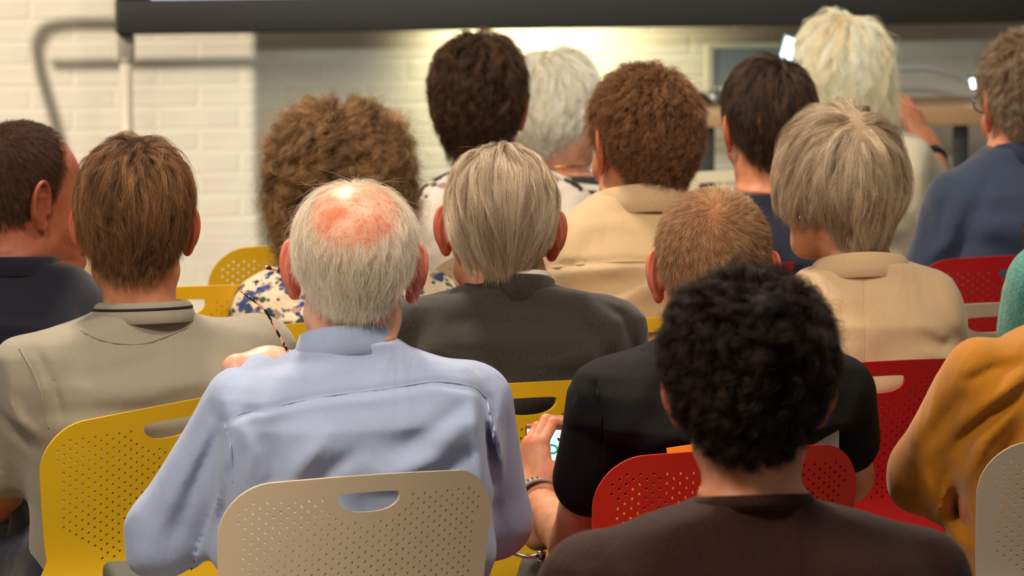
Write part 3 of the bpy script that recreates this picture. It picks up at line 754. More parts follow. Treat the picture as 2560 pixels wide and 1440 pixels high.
# projection screen with its dark frame and stand
black = plain('black_frame', srgb(20, 19, 19), .6, bump=.1); steel = plain('pale_steel', srgb(190, 182, 168), .4, .1); greys = plain('grey_bracket', srgb(132, 126, 116), .5)
OFF = .46
q0 = wall_pt(290, 86, OFF); q1 = wall_pt(2560, 40, OFF)
sc = empty('projection_screen', tuple(q0*[1, 1, 0])); tag(sc, 'large black framed screen on a pale stand along the top edge', 'screen')
base = q0*[1, 1, 0]; zb = q0[2]; FW, FH, BZ = 3.3, 1.75, .088
cc = lambda u, v, o_=0.: WD*u + WN*o_ + np.array([0, 0, zb + v])
parts = [rbox(cc(FW/2, BZ/2), (FW, .05, BZ), .006, RW), rbox(cc(FW/2, FH - BZ/2), (FW, .05, BZ), .006, RW), rbox(cc(BZ/2, FH/2), (BZ, .05, FH - 2*BZ), .006, RW), rbox(cc(FW - BZ/2, FH/2), (BZ, .05, FH - 2*BZ), .006, RW)]
mesh_obj('frame', *join(*parts), black, sc)
mesh_obj('panel', *box(cc(FW/2, FH/2, -.005), (FW - 2*BZ, .02, FH - 2*BZ), RW), emit('screen_light', (.62, .74, 1, 1), 1.6), sc, sm=False)
mesh_obj('glow_shield', *box(cc(FW/2, FH/2, -.021), (FW - 2*BZ + .01, .006, FH - 2*BZ + .01), RW), black, sc, sm=False)  # unseen plate added to keep the panel's glow off the wall
for u in (.028, FW - .03):
    mesh_obj('bracket', *join(rbox(cc(u, -.035, -.02), (.044, .03, .075), .012, RW), tube([cc(u, -.06, -.02), cc(u, -.085, -.02)], [.020, .014])), greys, sc)
    mesh_obj('pole', *tube([cc(u, -.07, -.02), cc(u + .006, -zb + .02, -.02)], .016, 14), steel, sc)
    mesh_obj('foot', *rbox(cc(u + .006, -zb + .012, -.02), (.10, .5, .022), .006, RW), greys, sc)
# outrigger tubes of the stand, left of the frame (their shadows fall on the wall)
mesh_obj('outrigger', *tube(spline([cc(.0, .36, -.02), cc(-.26, .36, -.02), cc(-.44, .36, -.02), cc(-.49, .33, -.02), cc(-.49, .26, -.02), cc(-.43, .0, -.02), cc(-.42, -.45, -.02), cc(-.40, -zb + .02, -.02)], 40), .012, 8), steel, sc)
mesh_obj('outrigger_bar', *tube([cc(-.46, .27, -.02), cc(.0, .27, -.02)], .010, 8), steel, sc)

# notice panel, table, things on it, desk lamp
pn = wall_pt(1880, 168, .03); nb_ = empty('notice_panel', tuple(pn)); tag(nb_, 'grey blue panel in a pale frame on the wall right of the middle', 'panel')
mesh_obj('frame', *join(rbox(WD*-.118, (.022, .03, .125), .004, RW), rbox(WD*.118, (.022, .03, .125), .004, RW), rbox([0, 0, .058], (.24, .03, .014), .004, RW), rbox([0, 0, -.058], (.24, .03, .014), .004, RW)), plain('pale_frame', srgb(214, 206, 180), .5), nb_)
mesh_obj('board', *box(WN*.002, (.216, .012, .105), RW), plain('grey_blue_board', srgb(128, 138, 142), .6, bump=.2), nb_, sm=False)
wood = plain('oak_veneer', srgb(150, 118, 82), .45, bump=.15, var=.15)
tz = .785; tl = ray_z(1715, 272, tz); tb = empty('table', (tl[0], tl[1], 0)); tag(tb, 'wooden table with black legs against the wall behind the blonde woman', 'table')
TY = math.radians(5); RT = Rz(TY); TW = .92
mesh_obj('tabletop', *rbox(RT @ np.array([TW/2, .17, tz - .024]), (TW, .36, .048), .004, RT), wood, tb)
for x, y in ((.06, .05), (.715, .05), (.06, .32), (TW - .06, .32)):
    mesh_obj('leg', *rbox(RT @ np.array([x, y, (tz - .03)/2]), (.036, .036, tz - .03), .003, RT), black, tb)
tabp = lambda px, dy: ray_z(px, 268, tz)*[1, 0, 0] + np.array([0, tl[1] + dy, tz])
o = mesh_obj('lens', *join(tube([(0, -.02, .017), (0, .03, .017)], [.016, .018], 16), tube([(0, .03, .017), (0, .034, .017)], [.013, .013], 16)), plain('black_plastic', srgb(18, 18, 20), .25)); o.location = tabp(1752, .10); tag(o, 'small black round object lying on the table behind the curly haired man', 'lens')
o = mesh_obj('jar', *join(tube([(0, 0, 0), (0, 0, .03), (0, 0, .034)], [.020, .020, .012], 16), tube([(0, 0, .034), (0, 0, .042)], [.014, .014], 16)), plain('grey_metal', srgb(120, 120, 118), .3, .6)); o.location = tabp(1788, .12); tag(o, 'grey metal jar standing next to the black object on the table', 'jar')
o = mesh_obj('mug', *join(tube([(0, 0, 0), (0, 0, .036)], [.016, .019], 16), tube(spline([(.017, 0, .03), (.028, 0, .026), (.028, 0, .012), (.016, 0, .008)], 10), .003, 6)), plain('dark_glaze', srgb(80, 82, 84), .25)); o.location = tabp(1822, .09); tag(o, 'dark grey mug on the table, right of the metal jar', 'mug')
lp = tabp(2215, .20); la = empty('desk_lamp', tuple(lp)); tag(la, 'desk lamp with a long curved grey arm and a small bright head on the table', 'lamp')
armp = [P(q, r_, lp[1]) - lp for q, r_ in ((2232, 176), (2270, 171), (2320, 172), (2375, 184), (2425, 203))]
arc = spline([np.array([0, 0, .02]), np.array([-.004, 0, armp[0][2]*.6])] + armp, 50)
mesh_obj('arm', *tube(arc, .0075, 10), plain('lamp_grey', srgb(120, 122, 118), .4, .3), la)
mesh_obj('foot', *tube([(0, 0, 0), (0, 0, .012), (0, 0, .02)], [.07, .068, .02], 24), greys, la)
mesh_obj('lamp_head', *tube([armp[-1] + [-.006, 0, .012], armp[-1] + [.004, 0, .004], armp[-1] + [.008, 0, -.012]], [.006, .008, .009], 14), black, la)
mesh_obj('bulb', *join(tube([armp[-1] + [.004, -.012, .006], armp[-1] + [.008, -.014, -.016]], [.0042, .0042], 12)), emit('led', (.75, .9, 1, 1), 9), la)

# ------------------------------------------------------------------ shell chairs with perforated backs
def chair_back():
    TOP = .417
    def halfw(v):
        w = np.interp(v, [0, .12, .160, .180, .205, .26, .36, TOP], [.235, .250, .245, .216, .203, .207, .213, .216]); return w
    out = []
    vs = np.concatenate([np.linspace(0, TOP - .075, 26)])
    rgt = [(halfw(v), v) for v in vs]
    cr = .075; w0 = halfw(TOP - .075)
    for a in np.linspace(0, PI/2, 12)[1:]: rgt.append((w0 - cr + cr*math.cos(a), TOP - cr + cr*math.sin(a) - .0))
    topx = np.linspace(w0 - cr, -(w0 - cr), 20)[1:-1]
    loop = rgt + [(x, TOP + .004*(1 - (x/(w0 - cr))**2)) for x in topx] + [(-x, v) for x, v in rgt[::-1]]
    bot = [(x, 0.) for x in np.linspace(-.235, .235, 22)[1:-1]]
    loop = np.array(loop + bot)
    hw_, ht = .047, TOP - .020; hs_ = []   # handle: flat top, round bottom
    for t in np.linspace(0, 2*PI, 37)[:-1]:
        c_, s_ = math.cos(t), math.sin(t)
        hs_.append((hw_*np.sign(c_)*abs(c_)**.8, ht - .007 + (.007*s_**.3 if s_ > 0 else -.021*(-s_)**.95)))
    handle = np.array(hs_)
    pu, pv = .0195, .0070; holes = []
    for j in range(0, 30):
        v = .200 + j*pv
        for i in range(-12, 13):
            u = (i + (.5 if j % 2 else 0))*pu
            wl = halfw(v) - .027 - .060*smooth(.255, .200, v)
            topv = TOP - .022 - max(0, (abs(u) - (w0 - cr)))**2*6.5
            if abs(u) > wl or v > topv: continue
            if (u/(hw_ + .020))**2 + ((v - (ht - .008))/.036)**2 < 1: continue
            holes.append((u, v))
    pts = [loop, handle]; edges = []; o = 0
    for lp_ in (loop, handle):
        k = len(lp_); edges += [(o + i, o + (i + 1) % k) for i in range(k)]; o += k
    NH = 7; rad = []
    for (u, v) in holes:
        a = 2*PI*np.arange(NH)/NH; pts.append(np.stack([u + .0023*np.cos(a), v + .0023*np.sin(a)], 1)); edges += [(o + i, o + (i + 1) % NH) for i in range(NH)]; o += NH
    st = []
    hol = np.array(holes)
    for u in np.arange(-.225, .23, .014):
        for v in np.arange(.008, TOP, .014):
            if abs(u) < halfw(v) - .008 and v < TOP - .008 - max(0, abs(u) - (w0 - cr))*.6 and np.min(np.hypot(*(hol - (u, v)).T)) > .008 and not ((u/(hw_ + .005))**2 + ((v - ht + .01)/.025)**2 < 1): st.append((u, v))
    pts.append(np.array(st)); Pn = np.vstack(pts)
    vo, eo, fo, ov, oe, of = geometry.delaunay_2d_cdt([Vector(p) for p in Pn], edges, [], 0, 1e-7)
    Vn = np.array([v[:] for v in vo]); F = np.array([f for f in fo if len(f) == 3])
    cen = Vn[F].mean(1)
    def inside(lp_, q):
        x, y = q[:, 0], q[:, 1]; c = np.zeros(len(q), bool); n = len(lp_)
        for i in range(n):
            x1, y1 = lp_[i]; x2, y2 = lp_[(i+1) % n]; m = ((y1 > y) != (y2 > y)); 
            with np.errstate(divide='ignore', invalid='ignore'): c ^= m & (x < (x2 - x1)*(y - y1)/(y2 - y1 + 1e-12) + x1)
        return c
    dh = np.full(len(cen), 9.)
    for a in range(0, len(cen), 2000): dh[a:a+2000] = np.sqrt(((cen[a:a+2000, None] - hol[None])**2).sum(2)).min(1)
    keep = inside(loop, cen) & ~inside(handle, cen) & (dh > .00205); F = F[keep]
    a = Vn[F]; ar = np.cross(a[:, 1] - a[:, 0], a[:, 2] - a[:, 0]); F[ar < 0] = F[ar < 0][:, ::-1]
    return Vn, F, hol, TOP
BV, BF, BHOL, BTOP = chair_back()
def back_surface(u, v, off=0.):
    R = .60; ph = u/R
    bulge = -.045*np.exp(-((v - .09)/.075)**2)
    y0 = -.20 - .16*(v - .10) + bulge
    x = (R - off)*np.sin(ph); y = y0 + R - (R - off)*np.cos(ph)
    # rolled rim
    return np.stack([x, y, .44 + v], 1)
def chair_mesh():
    T = .0055; uv = BV.copy(); n = len(uv)
    d = np.full(n, 9.); ni = np.zeros(n, int)
    for a in range(0, n, 3000):
        dd = np.sqrt(((uv[a:a+3000, None] - BHOL[None])**2).sum(2)); ni[a:a+3000] = dd.argmin(1); d[a:a+3000] = dd.min(1)
    rim = d < .0026
    uvf = uv.copy(); uvf[rim] = BHOL[ni[rim]] + (uv[rim] - BHOL[ni[rim]])*.88
    Pb = back_surface(uv[:, 0], uv[:, 1], -T/2); Pf = back_surface(uvf[:, 0], uvf[:, 1], T/2)
    # rear face is the one toward -y
    V = np.vstack([Pb, Pf]); e = {}
    for f in BF:
        for a, b_ in ((f[0], f[1]), (f[1], f[2]), (f[2], f[0])): e[(a, b_)] = 1
    side = [(a, b_) for (a, b_) in e if (b_, a) not in e]
    used = sorted({q for p_ in side for q in p_}); mp = {q: 2*n + i for i, q in enumerate(used)}; k = len(used)
    V = np.vstack([V, Pb[used], Pf[used]])
    F = [tuple(f) for f in BF] + [tuple(f[::-1] + n) for f in BF] + [(mp[b_], mp[a], mp[a] + k, mp[b_] + k) for a, b_ in side]
    return V, F
CV, CF = chair_mesh()
CMATS = {}
def chair_mat(name, col, rough=.42):
    if name not in CMATS: CMATS[name] = plain(name, col, rough, bump=.12, bscale=700, spec=.4)
    return CMATS[name]
# seat shell
def seat_mesh():
    V, F = [], []; nu, nv = 25, 22
    for side_ in (0, 1):
        for j in range(nv):
            t = j/(nv - 1); y = -.21 + .44*t
            w = .235 - .02*t - .09*max(0, (t - .80)/.2)**2.2
            for i in range(nu):
                s_ = -1 + 2*i/(nu - 1); z = .445 + .018*abs(s_)**3 - .012*(1 - s_*s_)*math.sin(PI*t) - .02*max(0, (t - .8)/.2)**2 + .02*max(0, (.12 - t)/.12)
                V.append((s_*w, y, z - .006*side_))
    m = nu*nv
    for j in range(nv - 1):
        for i in range(nu - 1):
            a = j*nu + i; F.append((a, a + 1, a + nu + 1, a + nu)); F.append((a + m, a + nu + m, a + nu + 1 + m, a + 1 + m))
    bd = [i for i in range(nu)] + [j*nu + nu - 1 for j in range(1, nv)] + [(nv-1)*nu + i for i in range(nu - 2, -1, -1)] + [j*nu for j in range(nv - 2, 0, -1)]
    for a, b_ in zip(bd, bd[1:] + bd[:1]): F.append((b_, a, a + m, b_ + m))
    return np.array(V), F
tubem = plain('black_tube', srgb(22, 22, 23), .25, .3)
proto = {}
def chair(px, py, yaw, colname, col, label, group=None, roll=0., top=.857):
    c = ray_z(px, py, top); yw = math.radians(yaw)
    off = Rz(yw) @ np.array([0, -.20 - .16*.317, 0])
    root = empty('chair', (c[0] - off[0], c[1] - off[1], 0), yw); tag(root, label, 'chair', group)
    m = chair_mat(colname, col)
    def part(name, make, mat):
        if name not in proto:
            o = mesh_obj(name.split('#')[0], *make(), mat, root); proto[name] = o.data
            if name == 'backrest':
                o.data.polygons.foreach_set('use_smooth', [True]*(len(BF)*2) + [False]*(len(CF) - 2*len(BF)))
        else:
            o = bpy.data.objects.new(name.split('#')[0], proto[name]); COL.objects.link(o); o.parent = root
        o.material_slots[0].link = 'OBJECT'; o.material_slots[0].material = mat
        return o
    b_ = part('backrest', lambda: (CV, CF), m)
    if roll: b_.rotation_euler = (0, math.radians(roll), 0); b_.location = (-.44*math.sin(math.radians(roll))*1.0, 0, 0)
    part('seat', seat_mesh, m)
    for k, (sx, y0, y1) in enumerate(((-1, -.17, -.26), (1, -.17, -.26), (-1, .16, .21), (1, .16, .21))):
        part('leg#%d' % k, lambda: tube([(sx*.19, y0, .435), (sx*.215, (y0 + y1)/2, .22), (sx*.235, y1, .008)], .011, 10), tubem)
    part('under_frame', lambda: join(tube([(-.19, -.17, .432), (.19, -.17, .432)], .010, 8), tube([(-.19, .16, .432), (.19, .16, .432)], .010, 8), tube([(-.19, -.17, .432), (-.19, .16, .432)], .010, 8), tube([(.19, -.17, .432), (.19, .16, .432)], .010, 8)), tubem)
    return root
YEL, WHT, RED, DRED, GRY = ('yellow_shell', srgb(228, 184, 28)), ('cream_shell', srgb(244, 222, 190)), ('red_shell', srgb(206, 38, 22)), ('dark_red_shell', srgb(168, 14, 18)), ('grey_shell', srgb(178, 166, 148))
chair(925, 1194, 27, *WHT, 'cream shell chair with oval handle hole, carrying the bald man in the blue shirt')
chair(476, 1006, 36, *YEL, 'yellow shell chair behind the young man in the polo shirt', roll=-5)
chair(1325, 962, 24, *YEL, 'yellow shell chair behind the man in the dark suit')
chair(1850, 1128, 24, *RED, 'bright red shell chair behind the man in the black T-shirt')
chair(2200, 909, 24, *DRED, 'dark red shell chair behind the woman with the grey bob')
chair(1620, 801, 24, *YEL, 'yellow shell chair behind the curly haired man in the beige jacket')
chair(2480, 763, 22, *GRY, 'grey shell chair between the beige jacket and the teal sleeve')
chair(2560, 643, 20, *DRED, 'dark red shell chair behind the man in the blue jacket')
chair(2150, 548, 20, *WHT, 'cream shell chair behind the blonde woman with the tablet')
chair(2805, 1096, 22, *GRY, 'grey shell chair behind the person in mustard, at the right edge')
chair(800, 612, 24, *YEL, 'empty yellow shell chair seen past the left shoulder of the curly haired woman')
chair(455, 722, 24, *YEL, 'yellow shell chair top showing between the polo collar and the floral blouse')
chair(90, 632, 22, *WHT, 'cream shell chair, only its top edge showing behind the man at the left edge')
chair(1960, 662, 22, *DRED, 'dark red shell chair behind the dark haired person in navy')
chair(1800, 432, 20, *WHT, 'cream shell chair, blurred, between the curly haired man and the navy shirt')
chair(1900, 1590, 16, *GRY, 'grey shell chair under the man in the brown sweater')
chair(-30, 872, 20, *GRY, 'grey shell chair under the man in navy at the left edge')
chair(905, 806, 20, *YEL, 'yellow shell chair under the woman in the blue floral blouse')
chair(1345, 632, 20, *WHT, 'cream shell chair behind the person in the white blossom shirt')
chair(1440, 548, 20, *RED, 'red shell chair behind the white haired woman in stripes')
chair(2890, 880, 20, *DRED, 'dark red shell chair under the person in the teal top')

# ------------------------------------------------------------------ the audience
def hv(t, top=0., side=0., nape=0., back=0.):
    return [el((0, -.004 - back*.4, .032 + top*.5), (.0750 + t*.8 + side, .096 + t + back, .081 + t + top*.5), k=.02),
            el((0, -.018 - back*.3, .052 + top*.5), (.0665 + t + side, .078 + t + back, .060 + t + top*.5), k=.03),
            el((0, -.044 - back*.5, .014), (.0635 + t*.7 + side*.5, .058 + t + back*.5, .064 + t), k=.03),
            rc((0, -.029, -.030), (0, -.031, -.075), .0565 + t*.4 + nape, .055 + t*.2 + nape, .03)]
SK_OLD = skin('skin_ruddy', srgb(212, 156, 128), srgb(196, 112, 88))
SK = skin('skin_tan', srgb(198, 140, 106), srgb(180, 104, 76))
SK_F = skin('skin_pale', srgb(206, 154, 124), srgb(188, 112, 86))
HC = lambda nm, a, b_, **k: hairmat(nm, srgb(*a), srgb(*b_), **k)
def cap(nm, c): return plain(nm, srgb(*c), .95, spec=.1, bump=.6, bscale=260)

# --- 7: bald crown, blue shirt
s7 = scale_at(8.87); HP7 = P(885, 676, 8.90) - np.array([P(890, 850, 8.87)[0], 8.87, 0])
PATCH = tuple(HP7 + np.array([-.030, -.075, .088]))
SK7 = skin('skin_bald_crown', srgb(230, 180, 154), srgb(214, 142, 114), sss=.25, rough=.42, scalp=srgb(206, 104, 78))
white_hair = HC('white_hair', (236, 218, 192), (255, 250, 238), rough=.3, root=.85)
blue = cloth('blue_oxford', srgb(168, 182, 214), weave=1400, wstr=.2, fold=.45, col2=srgb(150, 165, 202))
h7 = dict(vol=hv(.0055), n=26000, K=9, len=.055, guides=1500, whorl=(0, -.055, .115), dir=(0, -.15, -1), wr=.5, wd=1.0, conv=9, lift=.16, wild=.35, clump=.78, loose=.0015, stiff=.45, depth=.006,
          bald=((0, -.066, .084), (.061, .062, .064), .05, .012), fly=.035, flyamp=.018, edge=.005, line=[(0, -.062), (25, -.058), (42, -.040), (56, -.008), (72, .004), (80, .004), (95, -.006), (108, .015), (125, .062), (150, .085), (180, .088)], mat=white_hair, capmat=cap('white_under', (226, 178, 154)), r=.00011, inset=.0055, grav=.15)
p7 = person('man with a bald crown and white hair in a light blue shirt', 8.87, 890,
    [(850, 96), (872, 128), (895, 190), (922, 265), (950, 300), (985, 324), (1050, 335), (1200, 336), (1400, 336)], 20,
    dict(px=885, py=676, s=1.03, ear=1.22, blush=.9, roll=2, flare=30, pitch=4), blue, 'shirt', MAT['denim'], SK7, h7, vox=.0045, hvox=.0032, neck=.050, neckoff=(-.006, 0),
    arms=dict(l=[(612, 1030, 0.0), (405, 1345, .02), (668, 914, .30)], r=[(1178, 1012, .10), (1232, 1300, .14), (1010, 1330, .42)],
              hand_l=dict(fwd=(.75, .35, .05), palm=(.1, -.2, -1), curl=.75, vox=.002, s=.95), ), armr=.056, crump=.0056,
    seams=[[(566, 1036), (640, 1003), (800, 972), (960, 958), (1090, 948), (1180, 966), (1218, 1004)], [(566, 1036), (585, 1090), (590, 1180)], [(1218, 1004), (1232, 1080), (1240, 1180)]],
    folds=[([(560, 1040), (640, 1004), (800, 972), (960, 960), (1090, 950), (1180, 968), (1222, 1006)], -.0045, .0045),
           ([(560, 1050), (640, 1016), (800, 985), (960, 972), (1090, 962), (1180, 980)], .0025, .008),
           ([(700, 1230), (770, 1120), (830, 1060)], .006, .014), ([(740, 1240), (820, 1150), (900, 1100)], -.006, .012), ([(1010, 1080), (1090, 1050), (1160, 1010)], -.005, .012),
           ([(980, 1160), (1080, 1120), (1170, 1040)], .006, .016), ([(930, 1210), (1060, 1190), (1180, 1120)], -.006, .012), ([(620, 1180), (640, 1100), (610, 1030)], .005, .012),
           ([(1200, 1010), (1225, 1120), (1238, 1240)], -.006, .008), ([(1215, 1000), (1250, 1120), (1265, 1260)], .004, .007), ([(560, 1040), (500, 1180), (440, 1330)], -.005, .009),
           ([(530, 1060), (450, 1200), (395, 1330)], .005, .012), ([(1180, 1010), (1200, 1150), (1210, 1260)], .004, .008), ([(600, 1060), (560, 1150), (545, 1260)], .004, .010),
           ([(640, 1240), (690, 1170), (700, 1090)], -.005, .012)])
def fold_collar(pi, mat, rx, ry, zlo, h, yaw=0., flare=.012, leaf=None, tilt=0., fall=.02, gap=30, name='collar', cx=0., cy=0., label=None):
    leaf = leaf or h*.9; t = .0022
    prof = [(.000, 0), (-.003, h*.5), (-.004, h*.9), (-.002, h), (.003, h + .001), (.006, h - .003), (flare*.7, h - leaf*.5), (flare, h - leaf), (flare + .002, h - leaf - .001), (flare + .0035, h - leaf*.97), (flare*.7 + .004, h - leaf*.5), (.009, h + .001), (.004, h + .005), (-.004, h + .0045), (-.008, h*.9), (-.006, h*.4), (-.004, -.004)]
    c = pi['nb'] + np.array([cx, cy, zlo]); zf = lambda th, hh: -fall*(1 - math.cos(th))*.5 + tilt*math.sin(th)
    o = mesh_obj(name, *band(c, rx, ry, prof, gap=gap, zfun=zf, yaw=pi['yw'] + yaw), mat, pi['root'])
    if label: o['label'] = label
    return o
fold_collar(p7, blue, .055, .060, -.002, .034, leaf=.036, flare=.016, fall=.03, tilt=.0, cx=-.010)

# --- 2: young man, polo
brown = HC('light_brown_hair', (74, 46, 28), (188, 140, 96), rough=.28)
h2 = dict(vol=hv(.011, top=.020), n=30000, K=11, len=.085, guides=1100, whorl=(.010, -.045, .118), wr=1.1, wd=.55, swirl=.12, dir=(0, -.3, -1), lift=.22, wild=.40, clump=.75, loose=.0014, stiff=.55, depth=.009, out=.001, fly=.006,
          lenfn=lambda G: .35 + .75*smooth(-.05, .06, G[:, 2]), mat=brown, capmat=cap('brown_under', (46, 28, 18)), r=.00013, inset=.007, grav=.12)
polo = cloth('stone_pique', srgb(152, 145, 130), weave=1300, wstr=.22, fold=.4, col2=srgb(138, 131, 117))
p2 = person('young man with centre-parted light brown hair in a stone polo shirt with black collar stripe', 9.66, 355,
    [(785, 112), (800, 150), (815, 215), (840, 285), (875, 318), (940, 328), (1020, 318), (1100, 290), (1250, 262)], 27,
    dict(px=338, py=575, s=1.0, ear=1.12, blush=.8, flare=34), polo, 'polo_shirt', MAT['denim'], SK, h2, vox=.005, neck=.053, sleeve=.78,
    seams=[[(62, 850), (112, 930), (140, 1040)], [(210, 812), (280, 838), (370, 845), (470, 815)]],
    arms=dict(l=[(92, 938, -.06), (-10, 1200, .02), (40, 1300, .26)], r=[(636, 882, .10), (690, 1130, .12), (560, 1150, .40)]), armr=.056,
    folds=[([(230, 920), (330, 900), (420, 880)], -.004, .012), ([(250, 960), (380, 960), (520, 930)], .004, .016), ([(120, 1010), (260, 1000), (420, 1010), (560, 1000)], -.004, .014),
           ([(110, 860), (150, 930), (170, 1010)], -.004, .006), ([(200, 1060), (330, 1040), (470, 1030)], .005, .014), ([(30, 960), (60, 1020), (110, 1060)], .005, .010), ([(10, 1010), (50, 1060), (100, 1100)], -.005, .009)])
c_ = fold_collar(p2, polo, .064, .068, -.004, .032, leaf=.026, flare=.015, fall=.012, gap=24)
prof = [(.0085, .0190), (.0125, .0190), (.0120, .0232), (.0080, .0232)]
zf = lambda th, hh: -.012*(1 - math.cos(th))*.5
o = mesh_obj('stripe', *band(p2['nb'] + np.array([0, 0, -.004]), .064, .068, [(a, b_ + .006) for a, b_ in prof], gap=26, zfun=zf, yaw=p2['yw']), plain('black_stripe', srgb(22, 22, 24), .8), c_); o['label'] = 'black knitted stripe'

# --- 8: slicked grey hair, dark suit
grey = HC('silver_hair', (150, 124, 98), (248, 232, 206), rough=.22, root=.8)
h8 = dict(line=[(0, -.064), (25, -.060), (45, -.044), (62, -.016), (80, .000), (95, -.010), (108, .015), (125, .062), (150, .085), (180, .088)], vol=hv(.0075, top=.012), n=26000, K=12, len=.115, guides=330, dir=(.10, -.55, -1), wr=.12, wd=1.0, whorl=(-.02, .05, .12), lift=.05, wild=.12, clump=.95, loose=.0010, stiff=.7, depth=.006, fly=.004,
          lenfn=lambda G: .45 + .8*smooth(-.06, .06, G[:, 2]), mat=grey, capmat=cap('silver_under', (104, 80, 64)), r=.00013, inset=.0065, grav=.06, mixup=2e-5)
suitm = suit('charcoal_wool', srgb(50, 45, 40), srgb(34, 30, 27))
p8 = person('man with slicked-back silver hair in a dark charcoal suit jacket', 9.87, 1272,
    [(712, 108), (724, 135), (738, 200), (758, 258), (790, 286), (840, 296), (950, 298), (1100, 292)], 10,
    dict(px=1250, py=580, s=1.03, ear=1.15, blush=.8, roll=3, flare=34), suitm, 'jacket', MAT['trouser_grey'], SK_OLD, h8, vox=.005, neck=.056,
    arms=dict(l=[(1000, 850, -.02), (985, 1120, .03), (1100, 1150, .28)], r=[(1528, 835, .02), (1545, 1120, .06), (1430, 1150, .30)]), armr=.052,
    folds=[([(1100, 800), (1180, 790), (1260, 800)], -.003, .014), ([(1480, 740), (1560, 790), (1585, 880)], -.004, .006), ([(1320, 900), (1440, 880), (1540, 850)], .004, .014), ([(1400, 930), (1500, 910), (1570, 900)], -.004, .010),
           ([(1000, 880), (1100, 870), (1220, 900)], .004, .016)])
fold_collar(p8, suitm, .063, .062, -.006, .034, leaf=.040, flare=.009, fall=.035, gap=60, name='jacket_collar')
fold_collar(p8, plain('white_cotton', srgb(214, 206, 196), .8), .058, .058, .0, .034, leaf=.02, flare=.006, fall=.028, gap=20, name='shirt_collar', label='white shirt collar under the jacket')

# --- 9: cropped blond, black tee
blond = HC('cropped_blond_hair', (128, 88, 58), (228, 190, 144), rough=.4)
h9 = dict(vol=hv(.0035, top=.003), n=42000, K=4, len=.011, guides=5000, whorl=(-.003, -.088, .080), dir=(0, -.1, -1), wr=1.1, wd=.15, swirl=.5, lift=.55, wild=.25, clump=.1, loose=.0006, stiff=.3, depth=.002, cling=False, fly=0,
          lenfn=lambda G: .6 + .6*smooth(-.05, .07, G[:, 2]), mat=blond, capmat=cap('blond_under', (168, 112, 78)), r=.00012, rt=.00005, inset=.0022, grav=.05, edge=.006)
tee = cloth('black_jersey', srgb(15, 14, 15), weave=1200, wstr=.3, fold=.3, sheen=.0)
p9 = person('man with cropped blond hair in a black T-shirt, looking down at a phone', 9.12, 1800,
    [(830, 92), (850, 130), (872, 190), (900, 275), (930, 320), (980, 338), (1060, 330), (1130, 180), (1300, 180)], 14,
    dict(px=1783, py=690, s=1.0, ear=1.12, blush=.75, pitch=10, flare=28), tee, 'tee_shirt', MAT['trouser_black'], SK_F, h9, vox=.005, neck=.056, lean=.04, hipback=-.1, sleeve=.52,
    seams=[[(1486, 935), (1502, 1040), (1498, 1160)]],
    arms=dict(l=[(1522, 1012, .04), (1438, 1365, .16), (1342, 1250, .42)], r=[(2090, 992, .10), (2118, 1190, .14), (1990, 1260, .44)],
              hand_l=dict(fwd=(-.05, .35, .75), palm=(.75, .65, .1), curl=.85, vox=.0022, flip=True, s=1.08)), armr=.053,
    folds=[([(1480, 960), (1500, 1060), (1495, 1160)], -.004, .008), ([(1560, 1160), (1640, 1090), (1720, 1050)], .005, .014), ([(1440, 1000), (1420, 1100), (1430, 1180)], .004, .012)])
band_o = mesh_obj('neckband', *band(p9['nb'] + np.array([0, 0, -.004]), .062, .062, [(0, 0), (-.001, .012), (.003, .014), (.006, .0)], yaw=p9['yw'], zfun=lambda th, h: -.02*(1 - math.cos(th))*.5), tee, p9['root'])

# --- 10: nearest, dark curls, brown sweater
dark = HC('dark_curls', (13, 9, 8), (70, 50, 40), rough=.3)
h10 = dict(vol=[el((0, -.012, .058), (.098, .114, .092), k=.02), el((0, -.043, .005), (.074, .068, .070), k=.035), rc((0, -.029, -.030), (0, -.031, -.075), .060, .056, .03)], n=36000, K=14, len=.068, guides=750, whorl=(.005, -.05, .14), dir=(0, -.2, -1), wr=.6, wd=.5, lift=.5, wild=.7, clump=.8, loose=.0014, stiff=.4, depth=.012, out=.002, curl=(.0090, 1.6), fly=.03, flyamp=.02,
           lenfn=lambda G: .35 + .8*smooth(-.05, .05, G[:, 2]), mat=dark, capmat=cap('dark_under', (12, 8, 7)), r=.00016, inset=.012, grav=.0, edge=.006, hug=.5)
knit = cloth('brown_knit', srgb(56, 27, 20), weave=420, wstr=.7, fold=.3, sheen=.05, col2=srgb(40, 19, 14))
p10 = person('man with dark curly hair in a brown sweater, nearest to the viewer', 7.60, 1885,
    [(1250, 140), (1268, 190), (1290, 280), (1320, 370), (1355, 430), (1400, 480), (1460, 505), (1600, 510)], 12,
    dict(px=1872, py=985, s=1.0, ear=1.15, blush=.6, flare=36, earx=.004), knit, 'sweater', MAT['trouser_black'], SK, h10, vox=.006, neck=.058, armr=.056,
    arms=dict(l=[(1475, 1470, 0), (1420, 1900, .05), (1640, 1900, .30)], r=[(2300, 1455, .06), (2370, 1900, .10), (2150, 1900, .36)]))
mesh_obj('neckband', *band(p10['nb'] + np.array([0, 0, .004]), .068, .066, [(.002, 0), (-.003, .014), (-.001, .019), (.003, .019), (.007, .012), (.010, .0)], yaw=p10['yw'], zfun=lambda th, h: -.02*(1 - math.cos(th))*.5), knit, p10['root'])

